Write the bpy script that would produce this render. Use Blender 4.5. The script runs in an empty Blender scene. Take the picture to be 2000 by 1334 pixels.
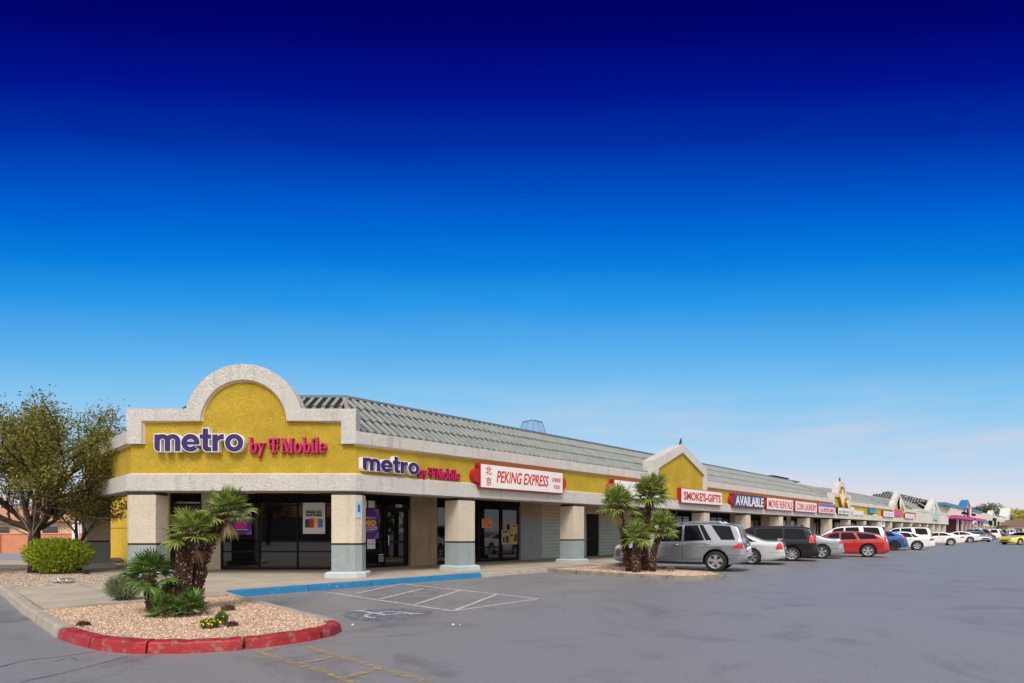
import bpy, bmesh, math, random
from mathutils import Vector, Matrix
from math import sin, cos, pi, sqrt, radians
random.seed(7)
S = bpy.context.scene
COL = S.collection
# ---------------------------------------------------------------- camera
cd = bpy.data.cameras.new("camera"); cam = bpy.data.objects.new("camera", cd); COL.objects.link(cam)
cam.location = (0, 0, 1.5); cam.rotation_euler = (pi/2, 0, 0)
cd.sensor_width = 36; cd.lens = 36*1110/2000.0; cd.shift_y = (1037-667)/2000.0
cd.clip_start = 0.1; cd.clip_end = 3000
S.camera = cam
S.render.resolution_x = 1024; S.render.resolution_y = 683
# ---------------------------------------------------------------- sun
sd = bpy.data.lights.new("sun", 'SUN'); sun = bpy.data.objects.new("sun", sd); COL.objects.link(sun)
sd.energy = 2.7; sd.angle = radians(22); sd.color = (1.0, .95, .88)
sun.rotation_euler = Vector((0.02, 0.64, -0.77)).to_track_quat('-Z', 'Y').to_euler()
# ---------------------------------------------------------------- sky
W = bpy.data.worlds.new("World"); S.world = W; W.use_nodes = True
nt = W.node_tree; nt.nodes.clear()
def wn(t, **k):
    n = nt.nodes.new(t)
    for a, b in k.items(): setattr(n, a, b)
    return n
def wmath(op, a, b=None):
    n = wn('ShaderNodeMath', operation=op)
    for i, v in enumerate((a, b)):
        if v is None: continue
        if isinstance(v, (int, float)): n.inputs[i].default_value = v
        else: nt.links.new(v, n.inputs[i])
    return n.outputs[0]
def lin(r, g, b):
    f = lambda c: (c/255/12.92) if c/255 <= .04045 else ((c/255+.055)/1.055)**2.4
    return (f(r), f(g), f(b), 1)
tc = wn('ShaderNodeTexCoord'); sp = wn('ShaderNodeSeparateXYZ'); nt.links.new(tc.outputs['Generated'], sp.inputs[0])
X_, Y_, Z_ = sp.outputs
hor = wmath('SQRT', wmath('ADD', wmath('MULTIPLY', Y_, Y_), wmath('MULTIPLY', wmath('MULTIPLY', X_, X_), .10)))
tt = wmath('DIVIDE', wmath('MAXIMUM', Z_, 0.0), wmath('MAXIMUM', hor, .02))
# soft streaks of high cloud
mp = wn('ShaderNodeMapping'); mp.inputs['Scale'].default_value = (1.4, 1.4, 9.0); nt.links.new(tc.outputs['Generated'], mp.inputs[0])
nz = wn('ShaderNodeTexNoise'); nz.inputs['Scale'].default_value = 2.2; nz.inputs['Detail'].default_value = 5; nz.inputs['Roughness'].default_value = .5
nt.links.new(mp.outputs[0], nz.inputs['Vector'])
wob = wmath('MULTIPLY', wmath('SUBTRACT', nz.outputs['Fac'], .5), .028)
tt2 = wmath('ADD', tt, wob)
ramp = wn('ShaderNodeValToRGB'); nt.links.new(tt2, ramp.inputs[0])
cr = ramp.color_ramp; cr.interpolation = 'LINEAR'
stops = [(0.0, (232, 224, 222)), (.04, (230, 224, 228)), (.085, (204, 219, 238)), (.16, (164, 208, 241)), (.235, (132, 197, 240)), (.31, (92, 176, 237)), (.40, (40, 150, 230)), (.465, (8, 126, 222)), (.53, (0, 104, 211)),
         (.60, (0, 78, 192)), (.68, (0, 47, 164)), (.77, (0, 20, 142)), (.87, (0, 5, 112)), (.96, (0, 0, 92)), (1.0, (0, 0, 88))]
while len(cr.elements) < len(stops): cr.elements.new(.5)
for e, (p, c) in zip(cr.elements, stops): e.position = p; e.color = lin(*c)
# pinkish low haze cloud toward the right
nz2 = wn('ShaderNodeTexNoise'); nz2.inputs['Scale'].default_value = 1.6; nz2.inputs['Detail'].default_value = 6
mp2 = wn('ShaderNodeMapping'); mp2.inputs['Scale'].default_value = (2.2, 2.2, 13.0); mp2.inputs['Location'].default_value = (.3, .1, .2)
nt.links.new(tc.outputs['Generated'], mp2.inputs[0]); nt.links.new(mp2.outputs[0], nz2.inputs['Vector'])
mr = wn('ShaderNodeMapRange'); mr.inputs[1].default_value = .40; mr.inputs[2].default_value = .64; nt.links.new(nz2.outputs['Fac'], mr.inputs[0])
lowm = wn('ShaderNodeMapRange'); lowm.inputs[1].default_value = .27; lowm.inputs[2].default_value = .05; nt.links.new(tt, lowm.inputs[0])
rgt = wn('ShaderNodeMapRange'); rgt.inputs[1].default_value = -.45; rgt.inputs[2].default_value = .45; rgt.inputs[3].default_value = .22; nt.links.new(X_, rgt.inputs[0])
cf = wmath('MULTIPLY', wmath('MULTIPLY', mr.outputs[0], lowm.outputs[0]), wmath('MULTIPLY', rgt.outputs[0], .95))
mixc = wn('ShaderNodeMixRGB'); mixc.inputs[2].default_value = lin(228, 216, 220)
nt.links.new(cf, mixc.inputs[0]); nt.links.new(ramp.outputs[0], mixc.inputs[1])
# unseen sky behind the camera, made bright white as added fill light
back = wn('ShaderNodeMapRange'); back.interpolation_type = 'SMOOTHSTEP'; back.inputs[1].default_value = .05; back.inputs[2].default_value = -.35; nt.links.new(Y_, back.inputs[0])
rb = wn('ShaderNodeValToRGB'); nt.links.new(tt2, rb.inputs[0])
rb.color_ramp.elements[0].position = 0; rb.color_ramp.elements[0].color = (1.35, 1.28, 1.18, 1)
rb.color_ramp.elements[1].position = 1; rb.color_ramp.elements[1].color = (1.30, 1.26, 1.22, 1)
mixb = wn('ShaderNodeMixRGB'); nt.links.new(back.outputs[0], mixb.inputs[0]); nt.links.new(mixc.outputs[0], mixb.inputs[1]); nt.links.new(rb.outputs[0], mixb.inputs[2])
bg = wn('ShaderNodeBackground'); bg.inputs[1].default_value = 1.0; nt.links.new(mixb.outputs[0], bg.inputs[0])
wo = wn('ShaderNodeOutputWorld'); nt.links.new(bg.outputs[0], wo.inputs[0])
S.view_settings.view_transform = 'Standard'; S.view_settings.look = 'None'; S.view_settings.exposure = 0.0; S.view_settings.gamma = 1
S.render.engine = 'CYCLES'

# ================================================================ helpers
MATS = {}
def mat(name, col, rough=.8, metal=0.0, var=.12, vscale=2.0, bump=0.0, bscale=40, kind='noise', coat=0.0, emis=0.0, spec=.5,
        col2=None, chip=0.0, chipcol=(.35, .32, .28), chipscale=4, detail=6, dist=.02, streak=0, trans=0, alpha=1.0, iscale=None):
    if name in MATS: return MATS[name]
    m = bpy.data.materials.new(name); m.use_nodes = True; MATS[name] = m
    t = m.node_tree; N = t.nodes; Lk = t.links; b = N['Principled BSDF']
    tcn = N.new('ShaderNodeTexCoord'); vec = tcn.outputs['Object']
    n1 = N.new('ShaderNodeTexNoise'); n1.inputs['Scale'].default_value = vscale; n1.inputs['Detail'].default_value = detail; n1.inputs['Roughness'].default_value = .62
    Lk.new(vec, n1.inputs['Vector'])
    mx = N.new('ShaderNodeMixRGB')
    c2 = col2 or tuple(min(1, c*(1+var)) for c in col); c1 = tuple(c*(1-var) for c in col)
    mx.inputs[1].default_value = (*c1, 1); mx.inputs[2].default_value = (*c2, 1)
    r = N.new('ShaderNodeMapRange'); r.inputs[1].default_value = .3; r.inputs[2].default_value = .7; Lk.new(n1.outputs['Fac'], r.inputs[0]); Lk.new(r.outputs[0], mx.inputs[0])
    out = mx.outputs[0]
    if streak:
        mpn = N.new('ShaderNodeMapping'); mpn.inputs['Scale'].default_value = (3, 3, .35); Lk.new(vec, mpn.inputs[0])
        n4 = N.new('ShaderNodeTexNoise'); n4.inputs['Scale'].default_value = 1.6; n4.inputs['Detail'].default_value = 7; Lk.new(mpn.outputs[0], n4.inputs['Vector'])
        r4 = N.new('ShaderNodeMapRange'); r4.inputs[1].default_value = .56; r4.inputs[2].default_value = .76; r4.inputs[4].default_value = streak; Lk.new(n4.outputs['Fac'], r4.inputs[0])
        m4 = N.new('ShaderNodeMixRGB'); m4.inputs[2].default_value = (.12, .10, .08, 1); Lk.new(r4.outputs[0], m4.inputs[0]); Lk.new(out, m4.inputs[1]); out = m4.outputs[0]
    if chip:
        n3 = N.new('ShaderNodeTexNoise'); n3.inputs['Scale'].default_value = chipscale; n3.inputs['Detail'].default_value = 10; n3.inputs['Roughness'].default_value = .72; Lk.new(vec, n3.inputs['Vector'])
        r3 = N.new('ShaderNodeMapRange'); r3.inputs[1].default_value = 1-chip-.015; r3.inputs[2].default_value = 1-chip+.015; Lk.new(n3.outputs['Fac'], r3.inputs[0])
        m3 = N.new('ShaderNodeMixRGB'); m3.inputs[2].default_value = (*chipcol, 1); Lk.new(r3.outputs[0], m3.inputs[0]); Lk.new(out, m3.inputs[1]); out = m3.outputs[0]
    if bump:
        bn = N.new('ShaderNodeBump'); bn.inputs['Strength'].default_value = bump; bn.inputs['Distance'].default_value = dist
        if kind == 'stucco':
            n2 = N.new('ShaderNodeTexNoise'); n2.inputs['Scale'].default_value = bscale; n2.inputs['Detail'].default_value = 5; n2.inputs['Roughness'].default_value = .65; n2.inputs['Distortion'].default_value = 1.2
            Lk.new(vec, n2.inputs['Vector'])
            rr = N.new('ShaderNodeMapRange'); rr.inputs[1].default_value = .38; rr.inputs[2].default_value = .60; Lk.new(n2.outputs['Fac'], rr.inputs[0])
            h = rr.outputs[0]
            rc = N.new('ShaderNodeMapRange'); rc.inputs[1].default_value = 0; rc.inputs[2].default_value = .5; rc.inputs[3].default_value = .76; rc.inputs[4].default_value = 1.0; Lk.new(h, rc.inputs[0])
            mm = N.new('ShaderNodeMixRGB'); mm.blend_type = 'MULTIPLY'; mm.inputs[0].default_value = 1
            cc = N.new('ShaderNodeCombineColor')
            for i in range(3): Lk.new(rc.outputs[0], cc.inputs[i])
            Lk.new(out, mm.inputs[1]); Lk.new(cc.outputs[0], mm.inputs[2]); out = mm.outputs[0]
        elif kind == 'brick':
            n2 = None
            h = None
        else:
            n2 = N.new('ShaderNodeTexNoise'); n2.inputs['Scale'].default_value = bscale; n2.inputs['Detail'].default_value = 4; Lk.new(vec, n2.inputs['Vector']); h = n2.outputs['Fac']
        if h is not None: Lk.new(h, bn.inputs['Height']); Lk.new(bn.outputs[0], b.inputs['Normal'])
    Lk.new(out, b.inputs['Base Color'])
    b.inputs['Roughness'].default_value = rough; b.inputs['Metallic'].default_value = metal
    b.inputs['Coat Weight'].default_value = coat; b.inputs['Coat Roughness'].default_value = .04
    b.inputs['Specular IOR Level'].default_value = spec
    if trans: b.inputs['Transmission Weight'].default_value = trans
    if emis: b.inputs['Emission Color'].default_value = (*col, 1); b.inputs['Emission Strength'].default_value = emis
    return m

class MB:
    def __init__(s): s.v = []; s.f = []; s.m = []; s.mi = 0
    def face(s, pts, mi=None):
        i = len(s.v); s.v += [tuple(p) for p in pts]; s.f.append(tuple(range(i, i+len(pts)))); s.m.append(s.mi if mi is None else mi)
    def add(s, vs, fs, mi=None):
        i = len(s.v); s.v += [tuple(p) for p in vs]
        for f in fs: s.f.append(tuple(i+k for k in f)); s.m.append(s.mi if mi is None else mi)
    def box(s, x0, x1, y0, y1, z0, z1, T=None, mi=None):
        vs = [(x, y, z) for x in (x0, x1) for y in (y0, y1) for z in (z0, z1)]
        if T: vs = [T(*p) for p in vs]
        s.add(vs, [(0, 1, 3, 2), (4, 6, 7, 5), (0, 4, 5, 1), (2, 3, 7, 6), (0, 2, 6, 4), (1, 5, 7, 3)], mi)
    def prism(s, pts, y0, y1, T=None, mi=None):      # pts (x,z) outline, extruded along y
        n = len(pts); vs = [(x, y0, z) for x, z in pts]+[(x, y1, z) for x, z in pts]
        if T: vs = [T(*p) for p in vs]
        s.add(vs, [tuple(range(n)), tuple(range(2*n-1, n-1, -1))]+[(i, n+i, n+(i+1) % n, (i+1) % n) for i in range(n)], mi)
    def slab(s, pts, z0, z1, mi=None):               # pts (x,y) outline, extruded vertically
        n = len(pts); vs = [(x, y, z0) for x, y in pts]+[(x, y, z1) for x, y in pts]
        s.add(vs, [tuple(range(n)), tuple(range(2*n-1, n-1, -1))]+[(i, n+i, n+(i+1) % n, (i+1) % n) for i in range(n)], mi)
    def ring(s, outer, inner, y0, y1, T=None, mi=None):   # frame between two equal-count outlines (open strip when ends differ)
        n = len(outer); vs = []
        for y in (y0, y1):
            vs += [(x, y, z) for x, z in outer]+[(x, y, z) for x, z in inner]
        if T: vs = [T(*p) for p in vs]
        fs = []
        for i in range(n-1):
            j = i+1
            fs += [(i, j, n+j, n+i), (2*n+i, 3*n+i, 3*n+j, 2*n+j), (i, 2*n+i, 2*n+j, j), (n+i, n+j, 3*n+j, 3*n+i)]
        fs += [(0, n, 3*n, 2*n), (n-1, 3*n-1, 4*n-1, 2*n-1)]
        s.add(vs, fs, mi)
    def tube(s, path, radii, n=8, cap=True, mi=None):
        path = [Vector(p) for p in path]; rings = []; prev = None
        for i, p in enumerate(path):
            d = (path[min(i+1, len(path)-1)]-path[max(i-1, 0)])
            if d.length < 1e-9: d = Vector((0, 0, 1))
            d.normalize()
            if prev is None:
                a = d.orthogonal().normalized()
            else:
                a = (prev-d*prev.dot(d))
                a = a.normalized() if a.length > 1e-6 else d.orthogonal().normalized()
            prev = a; b = d.cross(a); r = radii[i] if hasattr(radii, '__len__') else radii
            rings.append([p+(a*cos(2*pi*k/n)+b*sin(2*pi*k/n))*r for k in range(n)])
        vs = [q for R in rings for q in R]; fs = []
        for i in range(len(rings)-1):
            for k in range(n): fs.append((i*n+k, i*n+(k+1) % n, (i+1)*n+(k+1) % n, (i+1)*n+k))
        if cap: fs += [tuple(range(n-1, -1, -1)), tuple((len(rings)-1)*n+k for k in range(n))]
        s.add(vs, fs, mi)
    def lathe(s, prof, n=24, axis='y', c=(0, 0, 0), mi=None, T=None):   # prof (r, h)
        vs = []
        for r, h in prof:
            for k in range(n):
                a = 2*pi*k/n
                p = (c[0]+r*cos(a), c[1]+h, c[2]+r*sin(a)) if axis == 'y' else (c[0]+r*cos(a), c[1]+r*sin(a), c[2]+h)
                vs.append(T(*p) if T else p)
        fs = []
        for i in range(len(prof)-1):
            for k in range(n): fs.append((i*n+k, i*n+(k+1) % n, (i+1)*n+(k+1) % n, (i+1)*n+k))
        s.add(vs, fs, mi)
    def ball(s, c, r, n=10, mi=None):
        rx, ry, rz = (r, r, r) if not hasattr(r, '__len__') else r
        vs = []; m = n//2
        for i in range(m+1):
            th = pi*i/m
            for k in range(n):
                ph = 2*pi*k/n; vs.append((c[0]+rx*sin(th)*cos(ph), c[1]+ry*sin(th)*sin(ph), c[2]+rz*cos(th)))
        fs = [(i*n+k, i*n+(k+1) % n, (i+1)*n+(k+1) % n, (i+1)*n+k) for i in range(m) for k in range(n)]
        s.add(vs, fs, mi)
    def mesh(s, name, mats, smooth=False, fix=True):
        me = bpy.data.meshes.new(name); me.from_pydata([tuple(p) for p in s.v], [], s.f)
        for m in (mats if isinstance(mats, (list, tuple)) else [mats]): me.materials.append(m)
        for p, k in zip(me.polygons, s.m): p.material_index = k; p.use_smooth = smooth
        if fix:
            bm = bmesh.new(); bm.from_mesh(me); bmesh.ops.remove_doubles(bm, verts=bm.verts, dist=1e-5); bmesh.ops.recalc_face_normals(bm, faces=bm.faces); bm.to_mesh(me); bm.free()
        me.update(); return me
    def build(s, name, mats, parent=None, smooth=False, fix=False, loc=None):
        me = s.mesh(name, mats, smooth, fix)
        o = bpy.data.objects.new(name, me); COL.objects.link(o)
        if parent is not None:
            o.parent = parent
            if parent.type == 'EMPTY' and 'pinv' not in parent: o.matrix_parent_inverse = Matrix.Translation(parent.location).inverted()
            if parent.type == 'MESH' and parent.parent is None: o.matrix_parent_inverse = Matrix.Translation(parent.location).inverted()
        else:
            vs = me.vertices
            if len(vs):
                xs = [v.co.x for v in vs]; ys = [v.co.y for v in vs]; zs = [v.co.z for v in vs]
                c = Vector(((min(xs)+max(xs))/2, (min(ys)+max(ys))/2, min(zs))) if loc is None else Vector(loc)
                me.transform(Matrix.Translation(-c)); o.location = c
        return o
def tag(o, label=None, cat=None, group=None, kind=None):
    if label: o['label'] = label
    if cat: o['category'] = cat
    if group: o['group'] = group
    if kind: o['kind'] = kind
    return o
def empty(name, loc, label, cat, group=None, local=False):
    o = bpy.data.objects.new(name, None); COL.objects.link(o); o.location = loc; o.empty_display_size = .2
    if local: o['pinv'] = 1
    return tag(o, label, cat, group)
def struct(name, mb, m, label=None, **k):
    o = mb.build(name, m, **k); o['kind'] = 'structure'
    if label: o['label'] = label
    return o
def copy_tree(o, parent=None):
    c = o.copy(); COL.objects.link(c); c.parent = parent
    for ch in list(o.children): copy_tree(ch, c)
    return c

# frames: T(x along face, y inward, z up) -> world
U = Vector((.694, .72, 0)); IN = Vector((-.72, .694, 0))
CR = Vector((-4.49, 16.35, 0)); CL = Vector((-11.08, 16.35, 0))
LF = 6.9
def frame(o, x, y):
    return lambda a, b, c=0.0: (o.x+x.x*a+y.x*b, o.y+x.y*a+y.y*b, c)
TL = frame(CR, U, IN)                                     # long facade (s, inward, z)
TC = frame(CL, Vector((1, 0, 0)), Vector((0, 1, 0)))      # corner (chamfer) facade, width 6.59
LX = Vector((.72, -.694, 0)); LIN = Vector((.694, .72, 0))
LO = CL-LX*LF
TS = frame(LO, LX, LIN)                                   # left facade, x from 0 to 6.9
CW = 6.59
F_, H_ = 1110.0, 1037.0
def s_of(px, i=0.0):
    k = (px-1000)/F_; p = CR+IN*i
    return (k*p.y-p.x)/(U.x-k*U.y)
def z_of(px, py, i=0.0):
    s = s_of(px, i); Y = CR.y+IN.y*i+s*U.y
    return 1.5+(H_-py)*Y/F_

# ================================================================ materials
yel = mat('yellow_stucco', (.68, .455, .03), .85, bump=.9, bscale=27, kind='stucco', var=.12, vscale=1.5, dist=.03, col2=(.80, .55, .045))
wht = mat('white_stucco', (.80, .765, .72), .85, bump=.9, bscale=27, kind='stucco', var=.07, vscale=.8, streak=.25, dist=.025)
cream = mat('cream_stucco', (.76, .66, .53), .88, bump=.8, bscale=27, kind='stucco', var=.08, vscale=1.0, streak=.15, dist=.02)
tan = mat('tan_stucco', (.50, .38, .27), .88, bump=.8, bscale=27, kind='stucco', var=.14, vscale=1.2, streak=.3, dist=.02)
peach = mat('peach_trim', (.66, .50, .36), .7, var=.06)
grey = mat('grey_stucco', (.38, .44, .46), .88, bump=.8, bscale=27, kind='stucco', var=.08, vscale=1.2, streak=.35, dist=.02)
greyp = mat('grey_plinth', (.45, .50, .50), .8, var=.1, bump=.3, bscale=20)
brown = mat('brown_band', (.028, .016, .012), .6, var=.1)
flatyel = mat('yellow_panel', (.66, .43, .02), .75, var=.1, vscale=3, bump=.2, bscale=60, streak=.15)
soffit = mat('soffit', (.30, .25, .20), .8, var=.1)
pan = mat('roof_tile_pan_shade', (.03, .034, .034), .9, var=.3, vscale=3)  # shade between the tile barrels, painted as a near-black channel colour
tile = mat('roof_tile', (.235, .255, .245), .7, var=.18, vscale=1.7, bump=.2, bscale=30, chip=.385, chipcol=(.36, .24, .15), chipscale=2.1)
metalcap = mat('roof_cap_metal', (.16, .19, .21), .45, metal=.4, var=.1, vscale=4)
blackframe = mat('bronze_frame', (.010, .009, .008), .55, var=.2, spec=.2)
glass = mat('dark_glass', (.003, .003, .004), .03, var=.05, spec=.85)
dark = mat('dark_interior', (.01, .009, .008), .9)
redp = mat('sign_red', (.40, .012, .015), .5, var=.08)
redt = mat('sign_red_text', (.58, .02, .03), .5, var=.05)
whitep = mat('sign_white', (.78, .77, .75), .4, var=.04)
whitel = mat('letter_return_white', (.78, .77, .78), .35, var=.04)
purple = mat('letter_purple', (.028, .008, .105), .7, var=.05)
magenta = mat('letter_magenta', (.50, .006, .10), .65, var=.05)
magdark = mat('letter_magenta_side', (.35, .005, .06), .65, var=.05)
navy = mat('sign_navy', (.015, .04, .15), .4, var=.05)
blackt = mat('black_ink', (.01, .01, .015), .5)
orange = mat('orange_ink', (.85, .36, .03), .5)
concrete = mat('concrete', (.40, .345, .28), .9, var=.2, vscale=1.1, bump=.25, bscale=50, detail=10, streak=.0)
kerbm = mat('kerb_concrete', (.36, .32, .27), .9, var=.2, vscale=3, bump=.5, bscale=25, chip=.36, chipcol=(.14, .12, .10), chipscale=5)
redkerb = mat('red_kerb_paint', (.32, .012, .018), .55, var=.25, vscale=4, bump=.6, bscale=18, chip=.44, chipcol=(.22, .12, .10), chipscale=9)
bluekerb = mat('blue_kerb_paint', (.012, .17, .36), .55, var=.15, vscale=4, bump=.4, bscale=18, chip=.38, chipcol=(.22, .25, .27), chipscale=9)

# asphalt
def asphalt_mat():
    m = bpy.data.materials.new('asphalt'); m.use_nodes = True; t = m.node_tree; N = t.nodes; L = t.links; b = N['Principled BSDF']
    tcn = N.new('ShaderNodeTexCoord'); vec = tcn.outputs['Object']
    def noise(sc, d=6, r=.6, v=vec, dis=0):
        n = N.new('ShaderNodeTexNoise'); n.inputs['Scale'].default_value = sc; n.inputs['Detail'].default_value = d; n.inputs['Roughness'].default_value = r; n.inputs['Distortion'].default_value = dis; L.new(v, n.inputs['Vector']); return n.outputs['Fac']
    def rng(x, a, b_, c=0, d=1):
        n = N.new('ShaderNodeMapRange'); n.inputs[1].default_value = a; n.inputs[2].default_value = b_; n.inputs[3].default_value = c; n.inputs[4].default_value = d; L.new(x, n.inputs[0]); return n.outputs[0]
    def mix(f, a, b_):
        n = N.new('ShaderNodeMixRGB'); L.new(f, n.inputs[0])
        for i, q in ((1, a), (2, b_)):
            if isinstance(q, tuple): n.inputs[i].default_value = (*q, 1)
            else: L.new(q, n.inputs[i])
        return n.outputs[0]
    c = mix(rng(noise(.16, 7, .6, dis=.8), .35, .65), (.052, .049, .048), (.100, .095, .093))
    sxy = N.new('ShaderNodeSeparateXYZ'); L.new(vec, sxy.inputs[0])
    def mth(op, a, v):
        n = N.new('ShaderNodeMath'); n.operation = op; L.new(a, n.inputs[0])
        if isinstance(v, (int, float)): n.inputs[1].default_value = v
        else: L.new(v, n.inputs[1])
        return n.outputs[0]
    off = mth('SUBTRACT', mth('MULTIPLY', sxy.outputs[0], .72), mth('MULTIPLY', sxy.outputs[1], .694))   # distance outward from the shops, plus a constant
    lane_sheen = mth('ADD', off, mth('MULTIPLY', mth('SUBTRACT', noise(.22, 6, .65, dis=1.0), .5), 9.0))
    c = mix(rng(lane_sheen, -5.5, 3.0, 0, 1), c, (.222, .220, .230))  # worn lane tone, raised to carry the sky sheen in its colour
    mpn = N.new('ShaderNodeMapping'); mpn.inputs['Rotation'].default_value = (0, 0, radians(-46)); mpn.inputs['Scale'].default_value = (.10, 1.1, 1); L.new(vec, mpn.inputs[0])
    c = mix(rng(noise(1.0, 6, .6, mpn.outputs[0]), .48, .75, 0, .5), c, (.23, .23, .238))
    c = mix(rng(noise(.55, 9, .75, dis=1.0), .52, .68, 0, .6), c, (.075, .072, .072)); c = mix(rng(noise(1.7, 8, .8, dis=.5), .54, .68, 0, .4), c, (.22, .218, .222))      # oil and worn patches
    c = mix(rng(noise(2.6, 8, .7), .66, .76, 0, .35), c, (.16, .12, .085))               # rust coloured stains
    c = mix(rng(noise(9, 5, .75), .56, .72, 0, .45), c, (.075, .075, .08))
    c = mix(rng(noise(14, 4, .8), .58, .70, 0, .45), c, (.27, .265, .27))
    sp_ = noise(38, 4, .85)
    c = mix(rng(sp_, .56, .66, 0, .75), c, (.36, .355, .36))
    c = mix(rng(sp_, .44, .34, 0, .75), c, (.035, .035, .04))
    vo = N.new('ShaderNodeTexVoronoi'); vo.inputs['Scale'].default_value = 3.0; L.new(vec, vo.inputs['Vector'])
    c = mix(rng(vo.outputs['Distance'], .022, .012, 0, .8), c, (.55, .53, .50))           # scattered bits of litter
    L.new(c, b.inputs['Base Color']); b.inputs['Roughness'].default_value = .50; b.inputs['Specular IOR Level'].default_value = .6
    bn = N.new('ShaderNodeBump'); bn.inputs['Strength'].default_value = .5; bn.inputs['Distance'].default_value = .008; L.new(noise(70, 4, .7), bn.inputs['Height']); L.new(bn.outputs[0], b.inputs['Normal'])
    return m
asph = asphalt_mat()
def worn(name, col, amt, scale=9):
    m = bpy.data.materials.new(name); m.use_nodes = True; t = m.node_tree; N = t.nodes; L = t.links; b = N['Principled BSDF']
    tcn = N.new('ShaderNodeTexCoord'); n = N.new('ShaderNodeTexNoise'); n.inputs['Scale'].default_value = scale; n.inputs['Detail'].default_value = 10; n.inputs['Roughness'].default_value = .75; L.new(tcn.outputs['Object'], n.inputs['Vector'])
    r = N.new('ShaderNodeMapRange'); r.inputs[1].default_value = amt-.07; r.inputs[2].default_value = amt+.07; r.inputs[3].default_value = 1; r.inputs[4].default_value = .12; L.new(n.outputs['Fac'], r.inputs[0])
    b.inputs['Base Color'].default_value = (*col, 1); b.inputs['Roughness'].default_value = .7; L.new(r.outputs[0], b.inputs['Alpha'])
    return m
wpaint = worn('white_road_paint', (.56, .55, .54), .53, 14)
ypaint = worn('yellow_road_paint', (.48, .34, .14), .46)
wfaint = worn('faint_road_paint', (.42, .41, .41), .42)
bpaint = worn('blue_road_paint', (.12, .17, .26), .44, 4)
crackm = mat('crack_tar', (.02, .02, .02), .8)

# ================================================================ ground and setting
def gxy(px, py, z=0.0):
    Y = (1.5-z)*F_/(py-H_); return ((px-1000)/F_*Y, Y)
g = MB(); g.face([(-900, -400, 0), (900, -400, 0), (900, 1400, 0), (-900, 1400, 0)]); struct('asphalt_lot', g, asph, 'grey worn asphalt of the parking lot')

def so(s, o): return TL(s, -o)[:2]
ZS = .15
# walkway slab: everything behind the kerb line (s along, o outward)
KO = 1.12; KW = .16
sw = MB()
# one sheet: in front of island back edge, under the canopy and along the shops
sw.slab([so(-7.35+KW, -3.25), so(-7.35+KW, 1.85), so(-4.2, 1.85), so(-3.9, KO-KW), so(190, KO-KW), so(190, -6.0), so(-4.75, -9), so(-4.75, -3.25)], .02, ZS)
sw.slab([so(-4.75, -3.25-.002), so(-4.75, -14), so(6, -14), so(6, -6.2)], .02, ZS-.004)
struct('walkway', sw, concrete, 'pale concrete walkway under the shop canopy')
j = MB()
for a, b in ((-5.9, 0), (-2.2, 0), (1.2, 0), (4.6, 0), (8, 0), (11.4, 0), (14.8, 0)):
    o0 = .95 if a > -4 else 1.8
    j.face([(*so(a, o0), ZS+.004), (*so(a+.014, o0), ZS+.004), (*so(a+.014, -3.2), ZS+.004), (*so(a, -3.2), ZS+.004)])
for s0, s1, o in ((-7.1, 19, -1.15),):
    j.face([(*so(s0, o), ZS+.004), (*so(s1, o), ZS+.004), (*so(s1, o+.014), ZS+.004), (*so(s0, o+.014), ZS+.004)])
struct('walkway_joint', j, mat('joint_dark', (.17, .15, .12), .9), 'thin saw-cut joints in the concrete walkway')

def kerb(path, w=KW, zt=ZS+.005, side=1, jitter=.0, rad=.03, seg=None):
    """path = outer (road side) edge polyline; kerb lies on `side` (left=+1) of it"""
    mb = MB(); P = [Vector((p[0], p[1], 0)) for p in path]; n = len(P)
    def off(i, d):
        a = (P[i]-P[i-1]).normalized() if i > 0 else (P[1]-P[0]).normalized()
        b = (P[i+1]-P[i]).normalized() if i < n-1 else a
        na = Vector((-a.y, a.x, 0)); nb = Vector((-b.y, b.x, 0)); m = (na+nb).normalized()
        return P[i]+m*(d*side/max(.4, m.dot(na)))
    prof = [(-.02, 0.001), (0, zt-rad), (rad*.6, zt-rad*.25), (rad*1.6, zt), (w-.015, zt), (w, zt-.015), (w, 0.001)]
    rings = []
    for i in range(n):
        dz = random.uniform(-jitter, jitter); dd = random.uniform(-jitter, jitter)
        rings.append([off(i, d+dd)+Vector((0, 0, max(0, z+(dz if z > .05 else 0)))) for d, z in prof])
    vs = [v for R in rings for v in R]; m = len(prof); fs = []
    for i in range(n-1):
        for k in range(m-1): fs.append((i*m+k, i*m+k+1, (i+1)*m+k+1, (i+1)*m+k))
    fs += [tuple(range(m)), tuple((n-1)*m+k for k in range(m-1, -1, -1))]
    mb.add(vs, fs); return mb
def dense(path, step=.25):
    out = [Vector((*path[0], 0))]
    for a, b in zip(path[:-1], path[1:]):
        A = Vector((*a, 0)); B = Vector((*b, 0)); n = max(1, int((B-A).length/step))
        for i in range(1, n+1): out.append(A.lerp(B, i/n))
    return [(p.x, p.y) for p in out]
def arc_so(cs, co, rs, ro, a0, a1, n=10):
    return [so(cs+rs*cos(radians(a0+(a1-a0)*i/n)), co+ro*sin(radians(a0+(a1-a0)*i/n))) for i in range(n+1)]
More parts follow.
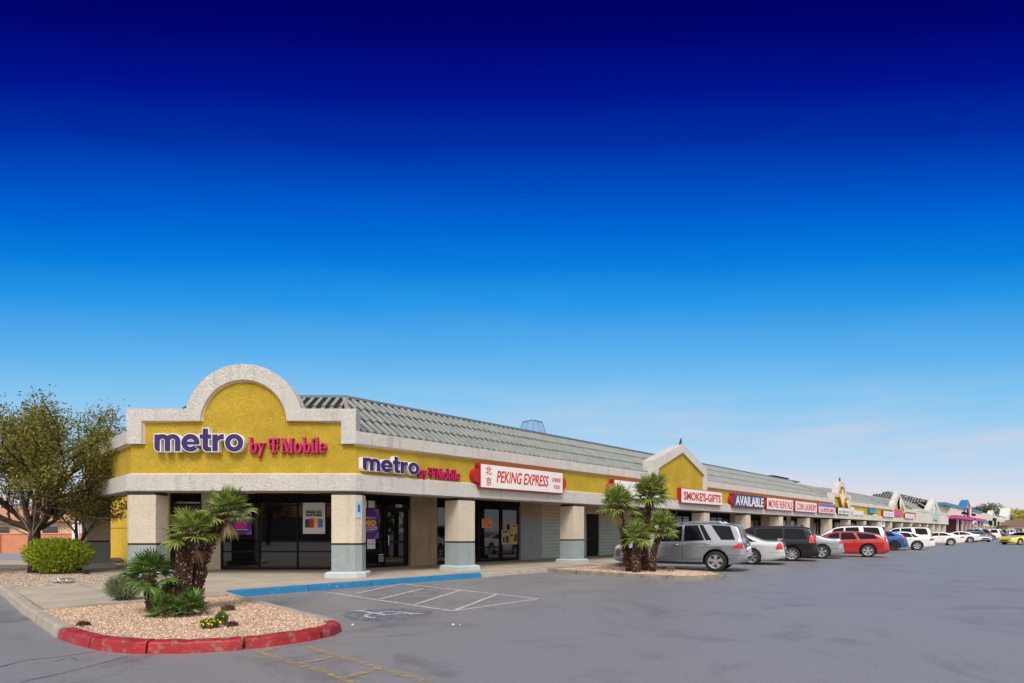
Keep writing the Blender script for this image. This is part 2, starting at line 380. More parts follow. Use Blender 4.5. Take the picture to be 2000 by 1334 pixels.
# near island outline (s,o): left side s=-7.3, right side s=-4.2, nose at o=7.1
isl_left = [so(-7.35, -9.0), so(-7.35, -3.2), so(-7.38, 1.0), so(-7.33, 4.5)]
nose = [so(-7.33, 4.5), so(-7.25, 5.2), so(-7.1, 5.95), so(-6.85, 6.45), so(-6.45, 6.85), so(-6.0, 7.1), so(-5.5, 7.22), so(-5.0, 7.22), so(-4.6, 7.1), so(-4.33, 6.85), so(-4.25, 6.6)]
isl_right = [so(-4.25, 6.6), so(-4.2, 6.1), so(-4.12, 4.0), so(-4.0, 2.0), so(-3.9, KO)]
struct('kerb', kerb(dense(isl_left, .8), side=1, jitter=.008), kerbm, 'bare concrete kerb at the left of the planting island')
# red kerb in separately poured, cracked blocks
npth = dense(nose, .14)
NP_ = len(npth); cuts = [0, int(NP_*.26), int(NP_*.45), int(NP_*.68), int(NP_*.86), NP_-1]
rk = MB()
for a, b in zip(cuts[:-1], cuts[1:]):
    seg_ = npth[a:b+1]
    A, B = Vector(seg_[0]), Vector(seg_[1]); seg_[0] = tuple(A.lerp(B, .12)); A, B = Vector(seg_[-1]), Vector(seg_[-2]); seg_[-1] = tuple(A.lerp(B, .12))
    k = kerb(seg_, side=1, jitter=.007, zt=ZS-.012+random.uniform(0, .014), w=.185); rk.add(k.v, k.f)
struct('red_kerb', rk, redkerb, 'chipped red painted kerb round the island nose')
struct('kerb', kerb(dense(isl_right, .6), side=1, jitter=.004), kerbm, 'narrow bare kerb between island and accessible bay')
bk = MB()
for a, b in ((-3.86, -2.0), (-1.985, -.2), (-.185, 1.8), (1.815, 3.85)):
    k = kerb([so(a, KO), so(b, KO)], side=1, zt=ZS+.005); bk.add(k.v, k.f)
struct('blue_kerb', bk, bluekerb, 'blue painted kerb in front of the corner shop')
ck = MB()
for a, b in ((3.87, 5.6), (5.615, 7.15)):
    k = kerb([so(a, KO), so(b, KO)], side=1, zt=ZS-.01, jitter=.006); ck.add(k.v, k.f)
struct('kerb', ck, kerbm, 'bare concrete kerb before the small palm island')
# second island s 7.15..9.9, o 1.0..6.9
i2 = [so(7.15, KO)]+[so(7.1, 2.4), so(7.05, 4.2), so(7.1, 5.3)]+arc_so(8.6, 5.55, 1.45, 1.45, 180, 0, 12)+[so(10.05, 4.2), so(10.05, 2.4), so(10.05, KO)]
# kerb order runs outward, interior lies to the other side
struct('kerb', kerb(dense(i2, .4), side=1, jitter=.006, zt=.13), mat('stained_kerb', (.20, .175, .15), .9, var=.35, vscale=3, bump=.5, bscale=25, chip=.40, chipcol=(.07, .06, .05), chipscale=5), 'weathered kerb round the small palm island')
struct('kerb', kerb([so(10.06, KO), so(190, KO)], side=1), kerbm, 'long concrete kerb along the parked cars')

gravelm = mat('gravel_bed', (.50, .33, .24), .95, var=.35, vscale=25, bump=1.0, bscale=45, dist=.03)
def stone_mat(name, cols):
    m = bpy.data.materials.new(name); m.use_nodes = True; N = m.node_tree.nodes; L = m.node_tree.links; b = N['Principled BSDF']
    gi = N.new('ShaderNodeNewGeometry'); r = N.new('ShaderNodeValToRGB'); r.color_ramp.interpolation = 'CONSTANT'
    while len(r.color_ramp.elements) < len(cols): r.color_ramp.elements.new(.5)
    for i, (e, c) in enumerate(zip(r.color_ramp.elements, cols)): e.position = i/len(cols); e.color = (*c, 1)
    L.new(gi.outputs['Random Per Island'], r.inputs[0]); L.new(r.outputs[0], b.inputs['Base Color']); b.inputs['Roughness'].default_value = .9
    return m
stonem = stone_mat('gravel_stone', [(.60, .42, .29), (.46, .31, .22), (.66, .50, .37), (.36, .24, .17), (.54, .38, .25), (.72, .60, .47), (.24, .16, .12)])
stoneg = stone_mat('brown_gravel_stone', [(.46, .36, .28), (.36, .28, .22), (.55, .46, .38), (.26, .20, .16), (.42, .32, .25), (.60, .52, .45), (.2, .15, .12)])
def inside(p, poly):
    c = False; n = len(poly); jx = n-1
    for i in range(n):
        if (poly[i][1] > p[1]) != (poly[jx][1] > p[1]) and p[0] < (poly[jx][0]-poly[i][0])*(p[1]-poly[i][1])/(poly[jx][1]-poly[i][1])+poly[i][0]: c = not c
        jx = i
    return c
def stones(name, poly, z, n, m, label, smin=.010, smax=.024, fn=None):
    mb = MB(); xs = [p[0] for p in poly]; ys = [p[1] for p in poly]; k = 0
    while k < n:
        p = (random.uniform(min(xs), max(xs)), random.uniform(min(ys), max(ys)))
        if not inside(p, poly): continue
        k += 1; r = random.uniform(smin, smax); a = random.uniform(0, 6.3); h = r*random.uniform(.5, .9)
        c, s_ = cos(a)*r, sin(a)*r; q = random.uniform(.6, 1)
        zz = z+(fn(*p) if fn else 0)
        vs = [(p[0]+c, p[1]+s_, zz), (p[0]-s_*q, p[1]+c*q, zz), (p[0]-c, p[1]-s_, zz), (p[0]+s_*q, p[1]-c*q, zz), (p[0]+c*.3, p[1]+s_*.3, zz+h), (p[0]-c*.35, p[1]-s_*.35, zz+h*.9)]
        mb.add(vs, [(0, 1, 4), (1, 5, 4), (1, 2, 5), (2, 3, 5), (3, 4, 5), (3, 0, 4)])
    o = mb.build(name, m); tag(o, label, 'gravel', kind='stuff'); return o
isl_in = [so(-7.2, 1.86), so(-7.19, 4.5), so(-7.1, 5.2), so(-6.93, 5.85), so(-6.7, 6.28), so(-6.35, 6.65), so(-5.95, 6.9), so(-5.5, 7.03), so(-5.02, 7.03), so(-4.68, 6.93), so(-4.48, 6.75), so(-4.40, 6.5), so(-4.35, 6.1), so(-4.27, 4.0), so(-4.16, 2.0), so(-4.15, 1.86)]
b1 = MB(); b1.slab(isl_in, .01, .125); struct('gravel_bed', b1, gravelm, 'pink tan gravel bed of the near island')
stones('gravel', isl_in, .122, 15000, stonem, 'loose pink tan gravel stones in the near planting island', .010, .021)
i2in = [so(7.3, 1.25), so(7.22, 4.2), so(7.27, 5.4)]+arc_so(8.6, 5.55, 1.28, 1.28, 180, 0, 10)+[so(9.88, 4.2), so(9.88, 1.25)]
b2 = MB(); b2.slab(i2in, .01, .11); struct('gravel_bed', b2, gravelm, 'pink tan gravel bed of the small palm island')
stones('gravel', i2in, .108, 3500, stonem, 'loose pink tan gravel stones round the palm clump', .014, .03)
bed = [so(-7.2, -3.27), so(-4.78, -3.27), so(-4.78, -13.2), so(-7.2, -13.2)]
b3 = MB(); b3.slab(bed, .01, .135); struct('gravel_bed', b3, mat('brown_gravel_bed', (.38, .29, .22), .95, var=.35, vscale=25, bump=1.0, bscale=45, dist=.03), 'brown gravel bed left of the corner shop')
stones('gravel', bed, .132, 9000, stoneg, 'loose brown gravel stones round the lime green bush', .012, .026)

# painted markings
def strip(mb, a, b, w, z=.006):
    A = Vector((*a, 0)); B = Vector((*b, 0)); d = (B-A).normalized(); nrm = Vector((-d.y, d.x, 0))*w/2
    mb.face([(*(A-nrm)[:2], z), (*(B-nrm)[:2], z), (*(B+nrm)[:2], z), (*(A+nrm)[:2], z)])
mk = MB()
A0, A1 = gxy(640, 1157.5), gxy(884, 1194); B0, B1 = gxy(785, 1140.5), gxy(1052, 1170)
for a, b in ((A0, A1), (B0, B1), (gxy(884, 1194), gxy(1048, 1170.5))): strip(mk, a, b, .10)
for a, b in (((695, 1160), (785, 1141)), ((742, 1171), (828, 1150)), ((812, 1181), (903, 1152.5)), ((886, 1194), (972, 1161))):
    strip(mk, gxy(*a), gxy(*b), .10, .010)
struct('road_marking', mk, wpaint, 'worn white hatched access aisle lines on the asphalt')
mk2 = MB(); strip(mk2, gxy(931, 1129), gxy(1210, 1150), .09); strip(mk2, gxy(1040, 1137), gxy(1240, 1147), .07)
for s in range(5, 40): strip(mk2, so(10.4+2.9*(s-5), 1.2), so(10.4+2.9*(s-5), 6.6), .09)
struct('road_marking', mk2, wfaint, 'faded white parking stall lines')
mk3 = MB()
yl = [(505, 1276), (640, 1300), (690, 1310), (850, 1336)]
strip(mk3, gxy(598, 1263), gxy(728, 1302), .10); strip(mk3, gxy(728, 1302), gxy(846, 1334), .10); strip(mk3, gxy(505, 1276), gxy(625, 1309), .10); strip(mk3, gxy(625, 1309), gxy(700, 1336), .10)
strip(mk3, gxy(505, 1276), gxy(548, 1264), .10, .010); strip(mk3, gxy(590, 1296), gxy(658, 1283), .09, .010); strip(mk3, gxy(668, 1326), gxy(745, 1306), .09, .010)
struct('road_marking', mk3, ypaint, 'worn yellow hatched lines beside the red kerb')
# accessible parking symbols: faded blue patch with wheelchair figure
def symbol(cx, cy, sc, mblue, mwhite, label):
    P = Vector((cx, cy, 0)); d = -IN; e = U
    def q(a, b): p = P+e*(a*sc)+d*(b*sc); return (p.x, p.y)
    if mblue:
        m = MB(); m.face([(*q(math.cos(t)*.78*(1+.06*sin(5*t)), math.sin(t)*.78*(1+.08*cos(3*t))), .005) for t in [i*2*pi/28 for i in range(28)]]); struct('road_marking', m, mblue, label+' blue ground patch')
    m = MB(); r = .40
    for i in range(14):
        a0 = radians(160+i*17); a1 = radians(160+(i+1)*17+2)
        strip(m, q(r*cos(a0)-.05, r*sin(a0)+.12), q(r*cos(a1)-.05, r*sin(a1)+.12), .075*sc, .009+.0004*(i % 2))
    strip(m, q(-.12, -.55), q(-.10, .12), .10*sc, .011); strip(m, q(-.10, .10), q(.28, .12), .09*sc, .0115); strip(m, q(.26, .10), q(.42, .48), .09*sc, .012); strip(m, q(-.1, -.2), q(.18, -.2), .07*sc, .0125)
    m.face([(*q(-.14+.1*cos(t), -.68+.1*sin(t)), .0128) for t in [i*pi/6 for i in range(12)]])
    struct('road_marking', m, mwhite, label+' wheelchair symbol')
symbol(*gxy(757, 1200), 1.0, bpaint, wpaint, 'faded white and blue')
symbol(*gxy(1090, 1157), 1.0, None, wfaint, 'almost worn away')
# cracks
cr_ = MB()
def crack(pts, w):
    P = [Vector((*gxy(*p), 0)) for p in pts]; Q = []
    for a, b in zip(P[:-1], P[1:]):
        n = max(2, int((b-a).length/.09))
        for i in range(n): Q.append(a.lerp(b, i/n)+Vector((random.uniform(-.02, .02), random.uniform(-.02, .02), 0)))
    Q.append(P[-1])
    for i in range(len(Q)-1): strip(cr_, Q[i][:2], Q[i+1][:2], w*random.uniform(.4, 1.1), .004+.0004*(i % 3))
crack([(0, 1303), (50, 1290), (120, 1283), (190, 1273)], .016); crack([(30, 1336), (110, 1318), (180, 1300), (250, 1282)], .016); crack([(110, 1292), (140, 1284), (150, 1290)], .010)
crack([(1250, 1210), (1420, 1196), (1600, 1180), (1850, 1170)], .006)
crack([(760, 1243), (830, 1236), (900, 1230), (1000, 1222)], .008); crack([(560, 1262), (700, 1246), (800, 1240)], .008)
struct('asphalt_crack', cr_, crackm, 'thin dark cracks in the foreground asphalt')
# rear driveway kerb, wall, verge at left
kb = MB(); kb.box(-60, -13.5, 22.6, 22.9, 0, .14); struct('kerb', kb, mat('dark_kerb', (.16, .14, .13), .9), 'far driveway kerb beyond the gravel bed')
vg = MB(); vg.box(-60, -13.5, 22.9, 26.5, 0.0, .12); struct('gravel_verge', vg, mat('verge', (.42, .33, .26), .95, var=.3, vscale=10), 'gravel verge beyond the driveway')
rd = MB(); rd.face([(-80, 26.6, .012), (-8, 26.6, .012), (-8, 40, .012), (-80, 40, .012)]); struct('side_street', rd, mat('pale_asphalt', (.27, .27, .29), .85, var=.1), 'pale side street in front of the coral wall')

# ================================================================ shopping strip, yellow section
ZB, ZF, ZP, ZT = 2.66, 3.15, 4.02, 4.38        # beam bottom / fascia bottom / trim bottom / trim top
SE = 88.6                                      # end of yellow section
strip_b = empty('shopping_strip', (-4.49+.694*20-.72*5, 16.35+.72*20+.694*5, 0), 'long yellow stucco shop row with white beams and grey tiled mansard roof', 'building')
Z3 = Vector((0, 0, 1))
def mitre(path, d):
    P = [Vector((p[0], p[1], 0)) for p in path]; out = []
    for i in range(len(P)):
        a = (P[i]-P[i-1]).normalized() if i > 0 else (P[1]-P[0]).normalized()
        b = (P[i+1]-P[i]).normalized() if i < len(P)-1 else a
        na = Vector((-a.y, a.x, 0)); nb = Vector((-b.y, b.x, 0)); m = (na+nb).normalized()
        out.append(P[i]+m*(d/m.dot(na)))
    return out
def sweep(mb, path, prof, closed=True):
    cols = [[p+Vector((0, 0, z)) for p in mitre(path, d)] for d, z in prof]; n = len(path); m = len(prof)
    vs = [cols[k][i] for i in range(n) for k in range(m)]; fs = []
    for i in range(n-1):
        for k in range(m if closed else m-1):
            fs.append((i*m+k, i*m+(k+1) % m, (i+1)*m+(k+1) % m, (i+1)*m+k))
    if closed: fs += [tuple(range(m)), tuple((n-1)*m+k for k in range(m-1, -1, -1))]
    mb.add(vs, fs)
def rect(d0, d1, z0, z1): return [(d0, z0), (d1, z0), (d1, z1), (d0, z1)]
pA = (LO.x, LO.y); pL = (CL.x, CL.y); pR = (CR.x, CR.y)
def pE(s): return TL(s, 0)[:2]
full = [pA, pL, pR, pE(SE)]
m = MB(); sweep(m, full, rect(0, .5, ZB, ZF-.02)); m.build('beam', wht, strip_b)
m = MB(); sweep(m, full, [(.03, ZF-.02), (.4, ZF-.02), (.4, ZF+.02), (.11, ZF+.02)]); m.build('beam_lip', peach, strip_b)
m = MB(); sweep(m, full, rect(.12, .4, ZF+.021, ZP+.1)); m.build('fascia', yel, strip_b)
m = MB()
runs = [(0, 16.8), (22.55, 47.9), (53.6, 73.4), (80.4, SE)]
for a_, b_ in runs: m = MB(); sweep(m, [pE(a_), pE(b_)], [(.04, ZP-.005), (.12-.003, ZP-.055), (.12-.003, ZP+.02), (.04, ZP+.02)]); m.build('parapet_lip', peach, strip_b)
m = MB(); sweep(m, [pA, pL], [(.04, ZP-.005), (.12-.003, ZP-.055), (.12-.003, ZP+.02), (.04, ZP+.02)]); m.build('parapet_lip', peach, strip_b)
m = MB()
for a_, b_ in runs: m = MB(); sweep(m, [pE(a_), pE(b_)], rect(0, .45, ZP, ZT)); m.build('parapet', wht, strip_b)
m = MB(); sweep(m, [pA, pL], rect(0, .45, ZP, ZT)); m.build('parapet', wht, strip_b)
# soffit and canopy ceiling
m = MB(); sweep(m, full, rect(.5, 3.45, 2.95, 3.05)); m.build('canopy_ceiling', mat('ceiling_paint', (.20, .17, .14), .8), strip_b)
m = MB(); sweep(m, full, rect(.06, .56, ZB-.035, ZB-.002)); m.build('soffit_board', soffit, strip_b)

# ---- stepped arch parapet on the corner
def step_arch(T, x0, x1, cx, zlow, zstep, zin, cz, R, r, t, side, depth, parent, sill=None, proud=0.0):
    """outer outline: up at x0, across zstep, arch of radius R centred (cx,cz), across, down at x1.  inner: offset in by side, zin, r"""
    a0 = math.asin((zstep-cz)/R); b0 = math.asin(max(-1, min(1, (zin-cz)/r)))
    n = 28
    outer = [(x0, zlow), (x0, zstep)]+[(cx-R*cos(a0+(pi-2*a0)*i/n), cz+R*sin(a0+(pi-2*a0)*i/n)) for i in range(n+1)]+[(x1, zstep), (x1, zlow)]
    inner = [(x0+side, zlow), (x0+side, zin)]+[(cx-r*cos(b0+(pi-2*b0)*i/n), cz+r*sin(b0+(pi-2*b0)*i/n)) for i in range(n+1)]+[(x1-side, zin), (x1-side, zlow)]
    m = MB(); m.ring(outer, inner, -proud, depth, T); o1 = m.build('arch_parapet', wht, parent, fix=True)
    # peach bevel lip just inside the trim
    e = .05
    inner2 = [(x0+side+e, zlow), (x0+side+e, zin-e)]+[(cx-(r-e)*cos(b0+(pi-2*b0)*i/n), cz-e*.0+(r-e)*sin(b0+(pi-2*b0)*i/n)) for i in range(n+1)]+[(x1-side-e, zin-e), (x1-side-e, zlow)]
    k = len(inner); vs = [T(x, .035, z) for x, z in inner]+[T(x, .11, z) for x, z in inner2]
    m = MB(); m.add(vs, [(i, i+1, k+i+1, k+i) for i in range(k-1)]); m.build('arch_lip', peach, parent)
    # yellow field, with thickness
    m = MB(); m.prism([(x, z) for x, z in inner], .12-.004, .34, T); m.build('arch_field', yel, parent, fix=True)
    # back wall of parapet
    m = MB(); m.prism([(x*1.0, z-.01) for x, z in outer], depth+.004, depth+.05, T); m.build('parapet_back', wht, parent, fix=True)
step_arch(TC, 0, CW, 3.35, ZP-.01, 5.02, 4.67, 4.61, 1.70, 1.25, 0, .42, .42, strip_b)
# short return trims at corner: lower trim pieces beside the field
m = MB(); m.box(0, .43, .0, .3, ZP-.012, ZP-.011, TC)

# ---- gable (pointed) parapet
def gable(T, x0, x1, cx, zlow, zeave, zap, side, dslope, depth, proud, parent, trim, field, pm=peach, zfb=None):
    outer = [(x0, zlow), (x0, zeave), (cx, zap), (x1, zeave), (x1, zlow)]
    inner = [(x0+side, zlow), (x0+side, zeave-dslope), (cx, zap-dslope*1.15), (x1-side, zeave-dslope), (x1-side, zlow)]
    m = MB(); m.ring(outer, inner, -proud, depth, T); m.build('gable_parapet', trim, parent, fix=True)
    m = MB(); m.prism([(x, z) for x, z in inner], .10-proud, depth-.05, T); m.build('gable_field', field, parent, fix=True)
gable(TL, 16.75, 22.6, 19.68, ZF+.03, 5.05, 6.15, .38, .38, .7, .02, strip_b, wht, yel)
step_arch(TL, 47.8, 53.7, 50.7, ZF+.03, 4.95, 4.6, 4.55, 1.55, 1.1, 0, .5, .45, strip_b, proud=.02)
gable(TL, 73.2, 80.6, 76.6, ZF+.03, 4.75, 6.4, .6, .6, .5, .02, strip_b, wht, yel)
# end cap of yellow section
m = MB(); m.box(SE-.3, SE+.02, .03, .6, ZF, ZP, TL); m.build('fascia_end', yel, strip_b)

# ---- tiled mansard
RD, RZ = 2.63, 5.86; E0, EZ = .47, ZT-.02
def tiled(mb, P0, P1, Pin0, Pin1, z0, z1, pitch=.28, courses=3, amp=.085):
    """slope from eave line P0-P1 (z0) to ridge line Pin0-Pin1 (z1); barrels run up the slope. Points are Vector xy"""
    along = (P1-P0); L = along.length; d = along/L; inn = Vector((-d.y, d.x, 0)); run = (Pin0-P0).dot(inn)
    slope = sqrt(run*run+(z1-z0)**2); up = (inn*run+Vector((0, 0, z1-z0)))/slope; nrm = d.cross(up).normalized()
    if nrm.z < 0: nrm = -nrm
    a0 = (Pin0-P0).dot(d)/run if run else 0; a1 = (Pin1-P1).dot(d)/run
    prof = []
    for i in range(5):
        a = pi*i/4; prof.append((.30-.30*cos(a) if True else 0, sin(a)))
    prof = [(.0, 0), (.06, .60), (.17, .93), (.27, 1.0), (.37, .93), (.48, .60), (.57, -.25), (.66, -.75), (.88, -.75), (1.0, -.1)]
    nb = int(L/pitch)+1
    xs0 = min(0, a0*run); xs1 = max(L, L+a1*run); k0 = int(xs0/pitch)-1; k1 = int(xs1/pitch)+1
    for k in range(k0, k1+1):
        for c in range(courses):
            va, vb = slope*c/courses, min(slope*(c+1)/courses+.05, slope)
            lift_a, lift_b = .105, .06
            jx = random.uniform(-.006, .006); jl = random.uniform(-.012, .012)
            # clip by hips
            mid = (va+vb)/2/slope*run
            lo = a0*mid; hi = L+a1*mid
            xx = k*pitch
            if xx+pitch*.6 < lo or xx+pitch*.2 > hi: continue
            vs = []
            for v, lf in ((va+jl, lift_a), (vb, lift_b)):
                for q, hgt in prof:
                    x = xx+q*pitch+jx; x = max(lo-.02, min(hi+.02, x))
                    p = P0+d*x+up*v+nrm*(lf+amp*hgt*(1.0 if lf == lift_a else .82))+Vector((0, 0, z0)); vs.append(p)
            n = len(prof)
            fs = [(i, i+1, n+i+1, n+i) for i in range(n-1)]
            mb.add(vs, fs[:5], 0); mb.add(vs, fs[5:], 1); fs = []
            vs += [P0+d*max(lo-.02, min(hi+.02, xx+q*pitch+jx))+up*(va+jl)+nrm*(lift_a-.03)+Vector((0, 0, z0)) for q, hgt in prof]
            fs += [(2*n+i, 2*n+i+1, i+1, i) for i in range(n-1)]
            mb.add(vs, fs, 0)
def V2(p): return Vector((p[0], p[1], 0))
e_pts = mitre(full, E0); r_pts = mitre(full, RD)
def TLv(s, i): return V2(TL(s, i))
m = MB()
tiled(m, e_pts[0], e_pts[1], r_pts[0], r_pts[1], EZ, RZ)
tiled(m, e_pts[1], e_pts[2], r_pts[1], r_pts[2], EZ, RZ)
tiled(m, e_pts[2], TLv(46.2, E0), r_pts[2], TLv(44.8, RD), EZ, RZ)
tiled(m, TLv(46.3, E0), TLv(71.8, E0), TLv(47.0, RD), TLv(70.6, RD), EZ, RZ-.15)
tiled(m, TLv(71.9, E0), TLv(88.0, E0), TLv(72.6, RD), TLv(86.6, RD), EZ, RZ-.15)
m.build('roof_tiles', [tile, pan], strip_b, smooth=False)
# deck under the tiles, hips, ridge cap, flat roof
m = MB(); sweep(m, full, [(E0-.1, EZ-.06), (RD, RZ-.07), (RD+.01, EZ-.06)]); m.build('roof_deck', mat('underlay', (.10, .11, .11), .9), strip_b)
m = MB(); sweep(m, [pA, pL, pR, pE(47)], [(RD-.12, RZ+.15), (RD-.12, RZ+.07), (RD+.35, RZ+.05), (RD+.35, RZ+.15)]); m.build('roof_cap', metalcap, strip_b)
m = MB(); sweep(m, [pE(53.7), pE(88)], [(RD-.12, RZ+.06), (RD-.12, RZ-.03), (RD+.35, RZ-.05), (RD+.35, RZ+.06)]); m.build('roof_cap', mat('pale_cap', (.62, .62, .6), .5), strip_b)
for i in (1, 2):
    m = MB(); a = e_pts[i]+Vector((0, 0, EZ+.07)); b = r_pts[i]+Vector((0, 0, RZ+.08)); m.tube([a.lerp(b, k/8)+Vector((0, 0, .012*(k % 2))) for k in range(9)], .085, 8); m.build('hip_ridge', tile, strip_b, smooth=True)
# ---- enclosed shop body
BD = 3.5
CWy = 19.85; bX0, bX1 = -11.92, -5.98
m = MB()
nlx, nly = -.72, .694
back0 = (bX0+14*nlx, CWy+14*nly)
p1 = TL(1.49, BD)[:2]
body = [back0, (bX0, CWy), (bX1, CWy), TL(SE, BD)[:2], TL(SE, 24)[:2], TL(8, 24)[:2]]
# roof plate
m.slab([(r_pts[0]+LIN*.3)[:2], (r_pts[1]+Vector((0, .3, 0)))[:2], TL(1, RD+.3)[:2], TL(SE-1, RD+.3)[:2], TL(SE-1, 24)[:2], TL(0, 24)[:2]], RZ-.45, RZ-.38)
m.build('flat_roof', mat('flat_roof', (.35, .34, .33), .9), strip_b)
# walls
def wallseg(name, T, x0, x1, z0, z1, y0, mt, th=.2, parent=None):
    m = MB(); m.box(x0, x1, y0, y0+th, z0, z1, T); return m.build(name, mt, parent or strip_b)
TY = frame(Vector((bX0, CWy, 0))-LX*12, LX, LIN)      # left inner wall
TCI = frame(Vector((bX0, CWy, 0)), Vector((1, 0, 0)), Vector((0, 1, 0)))
wallseg('side_wall', TY, 0, 12, .152, 2.96, 0, flatyel)
m = MB(); m.box(-0.02, 12, -.012, -.002, 1.62, 1.632, TY); m.build('panel_joint', blackt, strip_b)
def storefront(T, x0, x1, z0, z1, y, parent, mull=(), rails=(), fw=.055, doors=()):
    m = MB()
    for x in (x0+fw/2, x1-fw/2)+tuple(mull): m.box(x-fw/2, x+fw/2, y-.03, y+.06, z0, z1, T)
    xs = sorted([x0+fw/2, x1-fw/2]+list(mull))
    for a, b in zip(xs[:-1], xs[1:]):
        for z in (z0+fw/2, z1-fw/2)+tuple(rails): m.box(a+fw/2, b-fw/2, y-.027, y+.057, z-fw/2, z+fw/2, T)
    w = m.build('window', blackframe, parent)
    p = MB(); p.box(x0+.01, x1-.01, y+.01, y+.035, z0+.01, z1-.01, T); p.build('pane', glass, w)
    return w
# corner shop front (x measured from bX0)
storefront(TCI, 0.0, 1.10, .16, 2.93, 0, strip_b, mull=(.1,), rails=(.55, 2.42))
wallseg('pier', TCI, 1.10, 1.76, .152, 2.95, -.05, cream)
storefront(TCI, 1.76, 5.9, .16, 2.93, 0, strip_b, mull=(3.09, 4.43, 5.68), rails=(.78, 2.40))
wallseg('corner_post', TCI, 5.9, 6.02, .152, 2.95, 0, blackframe)
# long side shop fronts
storefront(TL, 1.56, 3.18, .16, 2.93, BD, strip_b, mull=(2.25,), rails=(.78, 2.40))
# metro glass door
def glass_door(T, x0, x1, z1, y, parent):
    m = MB(); fw = .06
    m.box(x0, x0+fw, y-.04, y+.05, .16, z1, T); m.box(x1-fw, x1, y-.04, y+.05, .16, z1, T)
    for z in (.16, 1.05, z1-.08): m.box(x0+fw, x1-fw, y-.037, y+.047, z, z+.08, T)
    d = m.build('door', blackframe, parent)
    p = MB(); p.box(x0+.02, x1-.02, y+.0, y+.03, .17, z1-.02, T); p.build('pane', glass, d)
    h = MB(); h.tube([T(x0+.14, y-.05, .95), T(x0+.14, y-.11, .98), T(x0+.14, y-.11, 1.32), T(x0+.14, y-.05, 1.35)], .014, 6); h.build('handle', mat('brushed_steel', (.55, .55, .55), .3, metal=.9), d)
glass_door(TL, 3.24, 4.2, 2.32, BD, strip_b)
storefront(TL, 3.2, 4.38, 2.34, 2.93, BD, strip_b)
wallseg('pier', TL, 4.4, 5.66, .152, 2.95, BD-.1, tan)
storefront(TL, 5.68, 8.0, .16, 2.93, BD, strip_b, mull=(6.8,), rails=(.78,))
storefront(TL, 8.02, 9.35, .16, 2.93, BD, strip_b, mull=(), rails=(.78,))
glass_door(TL, 9.4, 10.5, 2.6, BD, strip_b)
wallseg('shop_backing', TL, 1.5, SE-.4, .152, 3.0, BD+.2, dark)
wallseg('shop_backing', TCI, .05, 5.95, .152, 3.0, .16, dark)
storefront(TL, 9.37, 10.6, 2.63, 2.93, BD, strip_b)
# two-tone wall beyond: upper tan, lower grey, block courses
def block_mat(name, c1, c2, mort):
    m = bpy.data.materials.new(name); m.use_nodes = True; N = m.node_tree.nodes; L = m.node_tree.links; b = N['Principled BSDF']
    tcn = N.new('ShaderNodeTexCoord'); sx = N.new('ShaderNodeSeparateXYZ'); L.new(tcn.outputs['Object'], sx.inputs[0])
    def mt(op, a, v):
        n = N.new('ShaderNodeMath'); n.operation = op; L.new(a, n.inputs[0])
        if isinstance(v, float): n.inputs[1].default_value = v
        else: L.new(v, n.inputs[1])
        return n.outputs[0]
    s = mt('ADD', mt('MULTIPLY', sx.outputs[0], .694), mt('MULTIPLY', sx.outputs[1], .72))
    cx = N.new('ShaderNodeCombineXYZ'); L.new(s, cx.inputs[0]); L.new(sx.outputs[2], cx.inputs[1])
    br = N.new('ShaderNodeTexBrick'); br.inputs['Scale'].default_value = 1; br.inputs['Brick Width'].default_value = .42; br.inputs['Row Height'].default_value = .17; br.inputs['Mortar Size'].default_value = .009; br.inputs['Mortar Smooth'].default_value = .3
    br.inputs['Color1'].default_value = (*c1, 1); br.inputs['Color2'].default_value = (*c2, 1); br.inputs['Mortar'].default_value = (*mort, 1)
    L.new(cx.outputs[0], br.inputs['Vector']); L.new(br.outputs['Color'], b.inputs['Base Color']); b.inputs['Roughness'].default_value = .85
    bn = N.new('ShaderNodeBump'); bn.invert = True; bn.inputs['Strength'].default_value = .8; bn.inputs['Distance'].default_value = .015; L.new(br.outputs['Fac'], bn.inputs['Height']); L.new(bn.outputs[0], b.inputs['Normal'])
    return m
blockg = block_mat('grey_green_block', (.46, .54, .50), (.42, .50, .46), (.20, .24, .22))
blockt = block_mat('tan_block', (.66, .49, .32), (.62, .45, .29), (.30, .21, .14))
wallseg('pier', TL, 10.62, 12.1, 2.06, 2.95, BD-.06, tan); wallseg('pier', TL, 10.62, 12.1, .152, 2.06, BD-.06, grey)
for a, b in ((12.1, 15.8), (16.95, 21.5)):
    wallseg('block_wall', TL, a, b, 2.06, 2.95, BD, blockt); wallseg('block_wall', TL, a, b, .152, 2.06, BD, blockg)
wallseg('lintel', TL, 15.8, 16.95, 2.42, 2.95, BD, blockt)
m = MB(); m.box(15.82, 16.93, BD+.06, BD+.12, .16, 2.41, TL); d = m.build('door', mat('dark_door', (.008, .008, .008), .6, spec=.2), strip_b)
m = MB(); m.ball(TL(16.0, BD+.02, 1.05), .04, 8); m.build('handle', mat('brushed_steel', (.5, .5, .5)), d)
